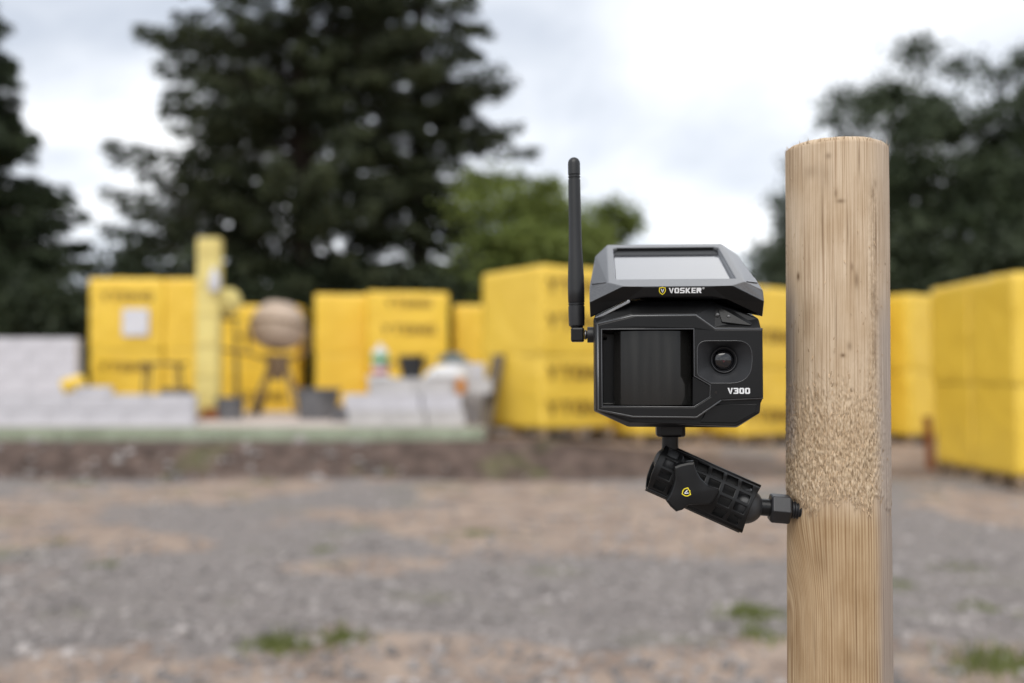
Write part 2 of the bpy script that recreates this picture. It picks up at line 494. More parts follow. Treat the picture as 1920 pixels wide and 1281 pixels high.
def conifer(name, label, base, H, R, material, z0=1.0, power=0.8, whorl=0.42, nb=9, dens=1.0, droop=0.22, upturn=0.018, card=(0.42, 0.20), group=None, lobes=0.25, thin=0.0, seed=0, extra=(), hangf=1.0):
    global rng
    rng = np.random.default_rng(900 + seed)
    root = empty(name, base); tag(root, label, 'tree', group)
    tr = B(); k = 10
    tr.tube([(0.05 * math.sin(i), 0.05 * math.cos(2 * i), -0.3 + (H + 0.3) * i / k) for i in range(k + 1)],
            [max(0.02, 0.018 * H * (1 - i / k) + 0.02) for i in range(k + 1)], 10)
    limb = B(); PP = []; DD = []
    z = z0
    while z < H - 0.3:
        f = 1 - z / H
        Rz = R * min(1.0, (f * 1.25)) ** power
        todo = [None] * nb + [x for x in extra if z <= x[1] < z + whorl]
        for ej in todo:
            if ej is None and rng.random() < thin: continue
            a = rng.random() * 6.283 if ej is None else ej[0]
            L = Rz * (0.72 + 0.36 * rng.random()) * (1 + lobes * math.sin(3 * a + z * 0.7 + seed))
            if ej is not None: L = ej[2]
            zb = z + whorl * (rng.random() - 0.5)
            dr = droop * (0.7 + 0.6 * rng.random())
            d = np.array([math.cos(a), math.sin(a), 0]); q = np.array([-math.sin(a), math.cos(a), 0])
            pz = lambda s: zb + 0.10 * s - dr * s + upturn * s * s
            limb.tube([tuple(d * s + np.array([0, 0, pz(s)])) for s in (0.05, L * 0.5, L * 0.95)], [0.012 + 0.010 * L, 0.008 + .005 * L, 0.006], 5, False)
            m = int(max(6, dens * L * 22))
            s = L * np.sqrt(rng.random(m) * 0.94 + 0.06)
            lat = (rng.random(m) - 0.5) * 2 * (0.12 + 0.30 * (L - s) * 0.55 + 0.12)
            hang = -rng.random(m) ** 1.5 * (0.15 + 0.10 * L) * hangf
            P = d[None] * s[:, None] + q[None] * lat[:, None]
            P[:, 2] = pz(s) + hang - 0.1 * np.abs(lat)
            PP.append(P); D = d[None] * 1.0 + q[None] * np.sign(lat)[:, None] * 0.5 + np.array([0, 0, -0.45])[None]
            DD.append(np.broadcast_to(D, P.shape))
        z += whorl * (0.75 + 0.5 * rng.random())
    P = np.concatenate(PP); D = np.concatenate(DD)
    v, f = cards(P, D, card[0], card[1], 0.35)
    t_ = tr.build('trunk', MT['bark'], root, smooth=True)
    limb.build('limbs', MT['bark'], root)['kind'] = 'stuff'
    link('crown', quads_np(v, f), material, root)
    return root


def broadleaf(name, label, base, H, R, material, zc=None, nclump=90, per=260, leaf=(0.26, 0.17), clump=0.55, group=None, flat=1.0, seed=0, hollow=0.35, cat='tree', th=True):
    global rng
    rng = np.random.default_rng(300 + seed)
    root = empty(name, base); tag(root, label, cat, group)
    zc = zc or H * 0.55
    hz = H - zc
    tr = B()
    if th:
        tr.tube([(0, 0, -0.3), (0.08, 0.02, zc * 0.4), (-0.05, 0.1, zc * 0.8), (0.05, 0, zc + 0.5 * hz)], [0.022 * H + .03, 0.017 * H + .02, 0.012 * H + .01, 0.03], 9)
    PP = []; NN = []
    for i in range(nclump):
        d = rng.normal(size=3); d /= np.linalg.norm(d)
        r = (hollow + (1 - hollow) * rng.random() ** 0.6)
        out = 1 + 0.22 * math.sin(3.1 * math.atan2(d[1], d[0]) + seed) * math.cos(2.7 * d[2] + seed)
        zscale = hz if d[2] > 0 else zc * 0.92
        c = np.array([d[0] * R * r * out, d[1] * R * r * out, zc + d[2] * zscale * r * flat * out])
        c[2] = max(c[2], 0.25)
        if th and i % 2 == 0:
            tr.tube([(0, 0, min(zc * 0.85, max(0.3, c[2] * 0.55))), tuple(c * np.array([.5, .5, 1]) * np.array([1, 1, .85])), tuple(c)], [0.03 + 0.004 * H, 0.02, 0.008], 5, False)
        m = int(per * (0.6 + 0.8 * rng.random()))
        sg = clump * (0.7 + 0.7 * rng.random())
        P = c + rng.normal(size=(m, 3)) * sg * np.array([1, 1, 0.62])
        PP.append(P); NN.append((P - c) / sg + np.array([0, 0, -0.2]))
    P = np.concatenate(PP); D = np.concatenate(NN)
    k = P[:, 2] > 0.02
    v, f = cards(P[k], D[k], leaf[0], leaf[1], 0.8)
    if th: tr.build('trunk', MT['bark'], root, smooth=True)
    link('crown', quads_np(v, f), material, root)
    return root


def gz(x, y): return float(ground_h(x, y))


def onground(u, Y): x = wx(u, Y); return (x, Y, gz(x, Y) - 0.02)


conifer('spruce_tree', 'huge dark spruce left of centre with drooping branches, behind the mixer', onground(565, 31), 26, 5.3, MT['spruce'], power=0.75, dens=1.7, nb=17, card=(.32, .11), whorl=0.46, lobes=.2, hangf=.6, droop=.30, upturn=.026, group='conifers behind the site', seed=1, thin=0.26, extra=[(3.05, 8.6, 6.3), (3.3, 8.2, 6.0), (2.9, 7.6, 5.9), (3.2, 7.3, 6.2), (3.45, 6.6, 5.6), (3.0, 6.2, 5.4), (3.15, 12.4, 5.4), (3.3, 12.0, 5.1), (2.9, 10.6, 4.9), (3.2, 14.6, 5.0)])
conifer('spruce_tree', 'gappy dark spruce whose right edge borders the bright green tree', onground(785, 33.5), 24, 3.9, MT['spruce'], power=0.65, dens=1.5, nb=14, card=(.32, .11), whorl=0.46, hangf=.6, droop=.30, upturn=.03, group='conifers behind the site', seed=2, thin=0.28)
conifer('spruce_tree', 'dark conical conifer cut by the left edge of the picture', onground(-150, 27.5), 16.0, 4.5, MT['thuja'], z0=0.3, power=0.8, dens=1.7, nb=20, card=(.32, .12), whorl=0.34, lobes=0.1, droop=0.26, upturn=.03, hangf=.7, group='conifers behind the site', seed=3)
broadleaf('broadleaf_tree', 'bright green leafy tree between the big spruce and the antenna', onground(985, 29.8), 7.2, 2.1, MT['leaf'], nclump=110, per=300, clump=.36, leaf=(.18, .12), group='leafy trees behind the site', seed=1, hollow=.2)
broadleaf('broadleaf_tree', 'small rounded bright green tree just above the solar lid', onground(1150, 41), 8.3, 1.0, MT['leaf'], zc=6.6, nclump=26, per=220, clump=.35, group='leafy trees behind the site', seed=2)
broadleaf('broadleaf_tree', 'tall dark leafy tree with sparse spiky top behind the wooden post', onground(1730, 34), 12.6, 4.6, MT['oak'], zc=6.0, nclump=300, per=210, clump=.36, leaf=(.2, .13), group='leafy trees behind the site', seed=3, hollow=.25)
broadleaf('broadleaf_tree', 'dark leafy tree at the right edge of the picture', onground(1985, 33), 11.4, 3.7, MT['oak'], zc=5.5, nclump=240, per=210, clump=.36, leaf=(.2, .13), group='leafy trees behind the site', seed=4, hollow=.25)
broadleaf('broadleaf_tree', 'low dark leafy tree seen between the solar lid and the post', onground(1455, 46), 7.6, 1.9, MT['oak'], zc=4.5, nclump=45, per=180, clump=.5, group='leafy trees behind the site', seed=5)
broadleaf('broadleaf_tree', 'tiny far tree top peeping over the solar lid', onground(1292, 60), 9.4, 1.2, MT['oak'], zc=6.5, nclump=24, per=150, clump=.45, group='leafy trees behind the site', seed=6)
hb = [(215, 29, 4.55, 2.0, 'dark bush behind the left yellow stacks, under the sky gap'),
      (60, 25, 3.9, 2.2, 'dark bush behind the tall white block wall'),
      (330, 28, 4.3, 1.9, 'dark bush behind the pale yellow column'),
      (500, 27.5, 4.3, 1.7, 'dark bush behind the cement mixer drum'),
      (650, 28.5, 4.2, 1.9, 'dark bush behind the leftmost of the far yellow stacks'),
      (800, 28, 4.3, 1.8, 'dark bush behind the far stack with two printed lines'),
      (920, 29.5, 4.6, 1.8, 'dark bush at the foot of the bright green tree'),
      (1090, 33, 4.9, 1.9, 'dark bush behind the camera antenna'),
      (1620, 28, 5.3, 2.2, 'dark bush directly behind the wooden post'),
      (1790, 27, 5.2, 2.0, 'dark bush right of the post above the yellow stacks'),
      (1930, 26, 5.2, 2.0, 'dark bush at the right edge above the nearest yellow stack')]
for i, (u, Yb, H, R, lb) in enumerate(hb):
    broadleaf('bush', lb, onground(u, Yb), H, R, MT['hedge'], zc=H * 0.45, nclump=46, per=190, clump=.42, leaf=(.24, .16), group='bushes behind the stacks', seed=20 + i, cat='bush', hollow=.2)

# ------------------------------------------------------------------ slab and building work
SZ = 0.65
sb = B().box(((-10.6 - 0.40) / 2, 19.65, SZ - 0.2), (10.2, 8.7, 0.4))
sl = sb.build('concrete_slab', MT['slab']); tag(sl, 'pale concrete floor slab of the new house', 'slab', kind='structure')
k = 0
xs0 = -10.6
while xs0 < -0.5:
    w_ = min(1.22, -0.42 - xs0)
    bb = B().box((xs0 + w_ / 2, 15.25 + 0.01 * (k % 2), 0.49), (w_ - 0.012, 0.07, 0.31))
    bb.build('insulation_board', MT['xps'], sl, bevel=0.004)
    xs0 += 1.22; k += 1


def block_mesh(w, d, h):
    return B().box((0, 0, 0), (w, d, h))


def block_wall(name, label, x0, x1, y, z, courses, L=0.6, T=0.24, Hh=0.249, mat_='aac', skip=None, rz=0):
    root = empty(name, (x0, y, z), rz); tag(root, label, 'wall')
    proto = None; full = None
    for c in range(courses):
        x = -(L / 2 if c % 2 else 0)
        while x < (x1 - x0) - 0.01:
            a = max(0, x); bb = min(x1 - x0, x + L)
            x += L
            if bb - a < 0.05: continue
            if skip and skip(c, a, bb): continue
            wd = bb - a - 0.006
            if abs(wd - (L - 0.006)) < 1e-6:
                if full is None:
                    full = mesh(*(lambda q: (q.v, q.f))(block_mesh(wd, T, Hh - 0.006))); full.materials.append(MT[mat_])
                me_ = full
            else:
                me_ = mesh(*(lambda q: (q.v, q.f))(block_mesh(wd, T, Hh - 0.006))); me_.materials.append(MT[mat_])
            ob = link('block', me_, None, root, ((a + bb) / 2, random.uniform(-.004, .004), Hh * (c + 0.5)), (0, 0, random.uniform(-.006, .006)))
    return root


block_wall('low_block_wall', 'low wall of two courses of white aerated blocks along the slab edge', -9.6, wx(366, 15.5), 15.52, SZ, 2)
block_wall('tall_block_wall', 'taller white block wall behind the low wall, at the left edge', -11.2, wx(147, 18.2), 18.2, SZ, 6, skip=lambda c, a, b: c == 5 and a < 0.8)
# loose blocks on the low wall
for (u, Yb, rz, lb) in ((178, 15.52, 0.1, 'single loose white block lying on the low wall near its middle'), (20, 16.2, 0.5, 'loose white block set aslant behind the low wall at far left')):
    r_ = B().box((0, 0, 0.06), (0.5, 0.2, 0.12)).build('loose_block', MT['aac'], bevel=0.006, loc=(wx(u, Yb), Yb, SZ + (0.499 if Yb < 15.6 else 0.0) + 0.001), rot=(0, 0, rz))
    tag(r_, lb, 'block')

# letters (used on the packs and on the camera)
def stroke_letters():
    G = {}
    G['V'] = [[(0, 7), (1.9, 7), (3.0, 2.6), (2.7, 0)], [(4.5, 7), (6.2, 7), (4.3, 0), (3.0, 0), (3.4, 2.6)]]
    G['O'] = [('ring', [(1.0, 0), (5.0, 0), (6, 1), (6, 6), (5, 7), (1, 7), (0, 6), (0, 1)], [(2.0, 1.6), (4.0, 1.6), (4.0, 5.4), (2.0, 5.4)])]
    G['0'] = G['O']
    G['S'] = [[(0, 0), (5.2, 0), (6, .9), (6, 3.4), (5.2, 4.3), (2, 4.3), (2, 5.5), (5.9, 5.5), (5.9, 7), (.8, 7), (0, 6.1), (0, 3.7), (.8, 2.8), (4, 2.8), (4, 1.5), (0, 1.5)]]
    G['K'] = [[(0, 0), (2, 0), (2, 2.6), (4.0, 0), (6.4, 0), (3.7, 3.6), (6.2, 7), (3.9, 7), (2, 4.5), (2, 7), (0, 7)]]
    G['E'] = [[(0, 0), (5.4, 0), (5.4, 1.5), (2, 1.5), (2, 2.8), (5, 2.8), (5, 4.2), (2, 4.2), (2, 5.5), (5.4, 5.5), (5.4, 7), (0, 7)]]
    G['R'] = [[(0, 0), (2, 0), (2, 2.4), (3.0, 2.4), (4.1, 0), (6.3, 0), (5.0, 2.7), (6, 3.5), (6, 6.1), (5.1, 7), (0, 7)]]
    G['3'] = [[(0, 0), (5.2, 0), (6, .9), (6, 3), (5.5, 3.5), (6, 4), (6, 6.1), (5.2, 7), (0, 7), (0, 5.5), (4, 5.5), (4, 4.2), (1.5, 4.2), (1.5, 2.8), (4, 2.8), (4, 1.5), (0, 1.5)]]
    G['Y'] = [[(2.2, 0), (3.9, 0), (3.9, 2.8), (6.2, 7), (4.2, 7), (3.05, 4.4), (1.9, 7), (0, 7), (2.2, 2.8)]]
    G['T'] = [[(2, 0), (3.9, 0), (3.9, 5.4), (5.9, 5.4), (5.9, 7), (0, 7), (0, 5.4), (2, 5.4)]]
    G['N'] = [[(0, 0), (1.8, 0), (1.8, 4.2), (4.2, 0), (6, 0), (6, 7), (4.2, 7), (4.2, 2.8), (1.8, 7), (0, 7)]]
    G['G'] = [[(1, 0), (6, 0), (6, 4), (3.2, 4), (3.2, 2.6), (4.2, 2.6), (4.2, 1.5), (1.8, 1.5), (1.8, 5.5), (6, 5.5), (6, 7), (1, 7), (0, 6), (0, 1)]]
    return G


GL = stroke_letters()


def lettering(text, x0, y0, h, fn, w_scale=1.0, gap=0.9):
    """fn maps (x,y) -> 3d"""
    q = B(); s = h / 7.0; x = x0
    for ch in text:
        wid = 0
        for st in GL[ch]:
            if st[0] == 'ring':
                o_, h_ = st[1], st[2]
                wid = max(wid, max(p[0] for p in o_))
                q.flat([(x + p[0] * s * w_scale, y0 + p[1] * s) for p in o_], fn, [[(x + p[0] * s * w_scale, y0 + p[1] * s) for p in h_]])
            else:
                wid = max(wid, max(p[0] for p in st))
                q.flat([(x + p[0] * s * w_scale, y0 + p[1] * s) for p in st], fn)
        x += (wid + gap) * s * w_scale
    return q, x - gap * s * w_scale


# ------------------------------------------------------------------ pallets of blocks in yellow foil
PH, WH = 0.14, 1.21
_wraps = {}


def wrap_mesh(w, d, h, seed, open_bottom=False):
    r = np.random.default_rng(seed)
    nxx, nyy, nzz = 18, 16, 16
    bm = bmesh.new()
    bmesh.ops.create_cube(bm, size=1.0)
    bmesh.ops.subdivide_edges(bm, edges=bm.edges[:], cuts=14, use_grid_fill=True)
    co = np.array([v.co[:] for v in bm.verts])
    p = np.abs(co * 2) ** 1.0
    P = co * np.array([w, d, h])
    # rounded corners
    hw = np.array([w, d, h]) / 2; rr = 0.03
    inner = np.clip(P, -(hw - rr), hw - rr)
    dv = P - inner; ln = np.linalg.norm(dv, axis=1, keepdims=True)
    P = np.where(ln > 1e-9, inner + dv / np.maximum(ln, 1e-9) * rr, P)
    nrm = np.where(ln > 1e-9, dv / np.maximum(ln, 1e-9), 0)
    # the foil follows the block courses: faint horizontal waists, plus creases
    z = P[:, 2] + h / 2
    waist = -0.002 * (np.abs(((z / (h / 5)) % 1) - 0.5) > 0.42)
    cre = 0.022 * (vnoise(P[:, 0] * 5 + P[:, 1] * 4 + 50, P[:, 2] * 4 + 20, seed) - 0.5) + 0.012 * (vnoise(P[:, 0] * 14 + 90, P[:, 2] * 9 + P[:, 1] * 11 + 40, seed + 1) - 0.5)
    P = P + nrm * (waist + cre)[:, None]
    for v, q in zip(bm.verts, P): v.co = q
    if open_bottom:
        bmesh.ops.delete(bm, geom=[f for f in bm.faces if f.calc_center_median().z < -h / 2 + 0.03], context='FACES')
    me_ = bpy.data.meshes.new('m'); bm.to_mesh(me_); bm.free()
    me_.polygons.foreach_set('use_smooth', [True] * len(me_.polygons))
    return me_


def pack(label, corner, z, phi, w, d, seed, prints=((0.72, 0.20),), faces=('front',), foil='foil', upper=False):
    """near left corner of the front face; front runs along (cos phi, sin phi)"""
    root = empty('wrapped_block_pallet', (corner[0], corner[1], z), phi)
    tag(root, label, 'pallet', 'pallets of blocks in yellow foil')
    q = None
    for i in range(5):
        B().box((w / 2, 0.07 + (d - 0.14) * i / 4, PH - 0.011), (w, 0.10, 0.022)).build('deck_board', MT['pallet'], root)
    for i in range(3):
        for j in range(3):
            B().box((0.07 + (w - 0.14) * i / 2, 0.07 + (d - 0.14) * j / 2, (PH - 0.022 + 0.02) / 2), (0.1, 0.13, PH - 0.024 - 0.02)).build('pallet_foot', MT['pallet'], root)
    for i in range(3):
        B().box((0.07 + (w - 0.14) * i / 2, d / 2, 0.01), (0.1, d, 0.02)).build('runner_board', MT['pallet'], root)
    skirt = PH + 0.05 if upper else 0.0
    me_ = wrap_mesh(w + (0.03 if upper else -0.01), d + (0.03 if upper else -0.01), WH + skirt, seed, upper)
    wo_ = link('foil_wrap', me_, MT[foil], root, (w / 2, d / 2, PH + WH / 2 - skirt / 2))
    for (fz, fh) in prints:
        if 'front' in faces:
            hh = fh
            q, xe = lettering('YTONG', 0, 0, hh, lambda x, y: (x, 0, y), 1.25)
            q2, _ = lettering('YTONG', (w - xe) / 2, PH + fz * WH - hh / 2, hh, lambda x, y: (x, -0.034, y), 1.25)
            q2.build('lettering', MT['foil_print'], root)
        if 'left' in faces:
            q, xe = lettering('YTONG', 0, 0, fh, lambda x, y: (x, 0, y), 1.25)
            q2, _ = lettering('YTONG', (d - xe) / 2, PH + fz * WH - fh / 2, fh, lambda x, y: (-0.008, d - x, y), 1.25)
            q2.build('lettering', MT['foil_print'], root)
    return root


def stack(where, corner, z, phi, w, d, seed, **kw):
    pack('lower yellow foil-wrapped block pallet of ' + where, corner, z, phi, w, d, seed, **kw)
    k2 = dict(kw); 
    off = 0.006 * math.sin(seed)
    pack('upper yellow foil-wrapped block pallet of ' + where, (corner[0] + off, corner[1] - off * .5), z + PH + WH + 0.002, phi + 0.01 * math.cos(seed * 3), w, d, seed + 50, upper=True, **k2)


R_ = math.radians
# left group, standing on the slab
stack('the stack with a white sheet, at far left', (wx(166, 19.2), 19.2), SZ, R_(1), 1.42, 1.2, 1, prints=((.70, .17),))
stack('the stack just behind the pale yellow column', (wx(166, 19.2) + 1.425, 19.24), SZ, R_(0), 0.76, 1.2, 2, prints=())
stack('the stack behind the cement mixer', (wx(412, 23.2), 23.2), 0.44, R_(3), 1.8, 1.2, 3, prints=((.35, .2),))
# far group right of the mixer
stack('the far stack nearest the mixer, left of the canister', (wx(590, 22.6), 22.6), SZ, R_(8), 1.2, 1.2, 4, prints=())
stack('the far stack right behind the canister and bucket', (wx(690, 22.0), 22.0), SZ, R_(10), 1.78, 1.2, 5, prints=((.78, .17), (.3, .2)))
stack('the far stack half hidden by the tall central stack', (wx(853, 23.2), 23.2), 0.44, R_(6), 1.2, 1.2, 6, prints=())
# central row, turned towards the right
stack('the tall central stack left of the camera', (0.46, 15.35), 0.46, R_(34), 1.45, 1.72, 7, prints=((.74, .22), (.28, .22)), foil='foil2')
stack('the stack hidden behind the camera body', (2.03, 16.0), 0.33, R_(33), 1.4, 1.3, 8, prints=((.74, .22), (.28, .22)), foil='foil2')
stack('the stack between the camera and the post', (3.85, 16.7), 0.27, R_(33), 1.4, 1.3, 9, prints=((.3, .22),), foil='foil2')
stack('the stack just right of the post', (7.1, 17.8), 0.225, R_(30), 1.4, 1.4, 10, prints=(), foil='foil2')
stack('the stack behind the post itself', (5.5, 17.3), 0.24, R_(32), 1.35, 1.3, 13, prints=(), foil='foil2')
stack('the big right-hand stack, farther of the two', (6.22, 13.5), 0.02, R_(2), 1.4, 1.12, 11, prints=(), foil='foil2')
stack('the big right-hand stack, nearer one cut by the edge', (6.26, 12.375), 0.02, R_(2), 1.4, 1.12, 12, prints=(), foil='foil2')

# paper sheet on the left stack
p_ = at(253, 604, 19.10)
sh = B().box((0, 0, 0), (0.50, 0.012, 0.52)).build('white_sheet', MT['paper'], loc=(p_.x, 19.13, p_.z), rot=(0, 0, R_(1)))
tag(sh, 'pale square sheet on the front of the far left yellow stack', 'sheet')

# formwork column
cy_ = 18.6
r0 = at(392, 780, cy_)
colr = empty('formwork_column', (r0.x - 0.02, cy_, SZ)); tag(colr, 'tall pale yellow column form standing on the slab', 'column')
hcol = at(390, 447, cy_).z - SZ
for sx_, sy_, sw, sd in ((0, -0.115, 0.35, 0.03), (0, 0.115, 0.35, 0.03), (-0.19, 0, 0.03, 0.26), (0.19, 0, 0.03, 0.26)):
    B().box((sx_, sy_, hcol / 2 + 0.02), (sw, sd, hcol - 0.04)).build('form_panel', MT['formwork'], colr, bevel=0.004)
for zz_ in np.linspace(0.25, hcol - 0.25, 6):
    B().box((0, -0.142, zz_), (0.42, 0.022, 0.06)).build('clamp_band', MT['formwork'], colr)
B().box((0, 0, 0.01), (0.62, 0.62, 0.02)).build('base_plate', MT['rust'], colr)
# wooden footing boards
fb_ = B()
wf = empty('wooden_footing', (r0.x + 0.18, cy_ - 0.45, SZ)); tag(wf, 'small heap of brown boards at the foot of the yellow column', 'boards')
for i in range(4):
    B().box((0.02 * i, 0.02 * i, 0.03 + 0.052 * i), (0.62 - 0.09 * i, 0.14, 0.05)).build('board', MT['redplank'], wf, rot=(0, 0, 0.15 * i - 0.2), bevel=.003)
# blue-grey bag on the column
p_ = at(402, 528, cy_ - 0.21)
bagp = B(); bagp.loft([[Vector((a * 0.09 * s, b_ * 0.05 * s, z)) for a, b_ in ((-1, -.6), (0, -1), (1, -.6), (1, .6), (0, 1), (-1, .6))] for z, s in ((0, .7), (0.08, 1.1), (0.28, 1.0), (0.42, .5), (.46, .25))])
o = bagp.build('hanging_bag', MT['paper'], smooth=True, loc=(p_.x, cy_ - 0.212, p_.z - 0.2)); tag(o, 'small pale blue bag hanging on the front of the yellow column', 'bag')
# yellow bundle right of the column
p_ = at(424, 568, 19.0)
bn = B(); 
bn.lathe([(0.0, -0.34), (0.20, -0.33), (0.25, -0.25), (0.265, 0), (0.25, 0.25), (0.20, 0.33), (0.0, 0.34)], (0, 0, 0), (0.5, -0.75, 0.08), 18)
o = bn.build('foil_roll', MT['formwork'], smooth=True, loc=(p_.x - 0.03, 19.0, p_.z)); tag(o, 'pale yellow roll resting on a trestle beside the column', 'roll')
# put the roll on a beam so it is carried: trestle behind the column
tz = p_.z - 0.275 - SZ
tre = empty('trestle', (p_.x - 0.03, 18.99, SZ)); tag(tre, 'wooden trestle carrying the pale yellow roll beside the column', 'trestle')
B().box((0, 0, tz - 0.03), (0.6, 0.1, 0.06)).build('top_beam', MT['plank'], tre)
for sx_ in (-1, 1):
    for sy_ in (-1, 1):
        B().tube([(sx_ * 0.22, sy_ * 0.02, tz - 0.06), (sx_ * 0.27, sy_ * 0.13, 0)], 0.025, 6).build('leg', MT['plank'], tre)
# small yellow roll on the left + brown pallet bits
p_ = at(138, 722, 16.4)
sr_ = B().lathe([(0.0, -0.17), (0.10, -0.17), (0.11, -0.14), (0.11, 0.14), (0.10, 0.17), (0, 0.17)], (0, 0, 0), (1, 0.3, 0.35), 14)
o = sr_.build('yellow_pipe', MT['foil'], smooth=True, loc=(wx(138, 15.56), 15.56, SZ + 0.499 + 0.160)); tag(o, 'short bright yellow roll lying on the low wall', 'roll')

# cement mixer
mx_ = wx(520, 20.0); my = 20.0
cmx = empty('cement_mixer', (mx_, my, SZ)); tag(cmx, 'cement mixer with round beige dusty drum on a rusty frame', 'cement mixer')
zc_ = at(520, 616, my).z - SZ
dr_ax = Vector((0.05, 0.22, 1.0)).normalized()
d_ = B().lathe([(0.0, -0.40), (0.26, -0.40), (0.46, -0.28), (0.54, -0.10), (0.56, 0.04), (0.54, 0.16), (0.42, 0.38), (0.32, 0.48), (0.30, 0.48), (0.40, 0.36), (0.1, 0.1), (0, 0.1)], (0, 0, zc_), dr_ax, 28)
dd = d_.build('drum', MT['drum'], cmx, auto=40)
B().lathe([(0.55, 0.0), (0.585, 0.01), (0.585, 0.06), (0.55, 0.07), (0.54, 0.04)], (0, 0, zc_), dr_ax, 28).build('gear_ring', MT['rust'], dd)
for s_ in (-1, 1):
    B().tube([(s_ * 0.62, 0.0, zc_), (s_ * 0.58, 0.02, zc_ - 0.5), (s_ * 0.22, 0.05, zc_ - 0.62)], 0.035, 8).build('yoke', MT['rust'], cmx)
    B().tube([(s_ * 0.12, 0.05, zc_ - 0.6), (s_ * 0.45, -0.35, 0.03)], 0.035, 8).build('leg', MT['rust'], cmx)
    B().tube([(s_ * 0.12, 0.05, zc_ - 0.6), (s_ * 0.45, 0.45, 0.03)], 0.035, 8).build('leg', MT['rust'], cmx)
    B().lathe([(0.02, -0.04), (0.16, -0.04), (0.18, 0), (0.16, 0.04), (0.02, 0.04)], (s_ * 0.5, 0.45, 0.18), (1, 0, 0), 18).build('wheel', MT['bucket'], cmx)
B().lathe([(0.10, 0), (0.14, 0.1), (0.26, 0.5), (0.26, 0.52), (0, 0.52)], (0, 0.02, zc_ - 1.05), (0, 0, 1), 16).build('motor_housing', MT['rust'], cmx, auto=40)
B().tube([(-0.55, 0.1, zc_ - 0.5), (-1.15, -0.1, zc_ - 0.42)], 0.03, 8).build('tilt_handle', MT['rust'], cmx)


def tub(name, label, cat, u, Yb, z, r0, r1, h, m, rim=0.02, group=None, oval=1.0):
    q = B().lathe([(0.0, 0), (r0, 0), (r1, h), (r1 + rim, h), (r1 + rim, h - 0.03), (r1 + rim * .9, h + 0.008), (r1 - 0.012, h), (r0 - 0.012, 0.02), (0, 0.02)], (0, 0, 0), (0, 0, 1), 24)
    root = empty(name, (wx(u, Yb), Yb, z)); tag(root, label, cat, group)
    q.build('shell', m, root, auto=40)
    hd = B(); pts = []
    for i in range(9):
        a = math.pi * i / 8
        pts.append((math.cos(a) * (r1 + 0.005), -(0.25 * r1) * math.sin(a) - 0.3 * r1 * math.sin(a), h - 0.02 - 0.55 * r1 * math.sin(a) * 0.6))
    hd.tube(pts, 0.007, 6).build('handle', MT['metal'], root)
    return root


tub('mortar_tub', 'large grey mortar tub on the slab right of the mixer', 'tub', 596, 18.4, SZ, 0.33, 0.41, 0.56, MT['tub'], 0.03)
tub('mortar_tub', 'smaller dark grey tub on the slab right of the yellow column', 'tub', 432, 18.2, SZ, 0.22, 0.26, 0.40, MT['tub'], 0.02)
tub('mortar_tub', 'low dark tub at the left end of the white block pile', 'tub', 640, 17.4, SZ, 0.16, 0.19, 0.24, MT['tub'], 0.02)

# white block pile in front of the far stacks
pile = []
py0 = 15.62
lay = [(0, 655, 905, 3), (1, 662, 902, 3), (2, 676, 905, 2)]
cnt = 0
xpos = [wx(u, py0) for u in (660, 733, 806, 879)]
names_c = ['left end', 'second from the left', 'third from the left', 'right end']
rows = ['bottom', 'second', 'third', 'top']
for c in range(3):
    for j in range(4 if c < 2 else 3):
        x = xpos[0] + 0.27 + 0.605 * (j if c != 2 else j + 0.7) - 0.08 * (c == 1) + random.uniform(-.02, .02)
        if x > wx(890, py0): continue
        o = B().box((0, 0, 0.1245), (0.597, 0.36, 0.247)).build('stacked_block', MT['aac' if c == 1 else 'aac2'], bevel=0.008, loc=(x, py0 + (0.05 * c if c < 2 else 0.20) + random.uniform(-.03, .03), SZ + 0.002 + 0.2495 * c), rot=(0, 0, random.uniform(-.04, .04)))
        tag(o, 'pale aerated block in the %s course of the pile, %s' % (rows[c], names_c[j] if not (c == 2 and j == 2) else 'its right end'), 'block', 'blocks of the pale pile by the plank')
# second pile behind, slightly higher on its right
for c in range(4):
    o = B().box((0, 0, 0.1245), (0.62, 0.36, 0.247)).build('stacked_block', MT['aac'], bevel=0.008, loc=(wx(872, 16.4), 16.4, SZ + 0.002 + 0.2495 * c), rot=(0, 0, 0.1))
    tag(o, 'white block of the column behind the pile by the plank, %s from the slab' % ['first', 'second', 'third', 'fourth'][c], 'block', 'blocks of the pale pile by the plank')
for c in range(3):
    o = B().box((0, 0, 0.1245), (1.2, 0.36, 0.247)).build('stacked_block', MT['aac2'], bevel=0.008, loc=(wx(762, 16.4), 16.4, SZ + 0.002 + 0.2495 * c), rot=(0, 0, -0.03))
    tag(o, 'long pale block under the black bucket behind the pile, %s from the slab' % ['first', 'second', 'third'][c], 'block', 'blocks of the pale pile by the plank')
top_m = SZ + 0.002 + 0.2495 * 3
tub('bucket', 'black bucket standing on top of the pale block pile', 'bucket', 772, 16.4, top_m, 0.165, 0.21, 0.36, MT['bucket'], 0.015)
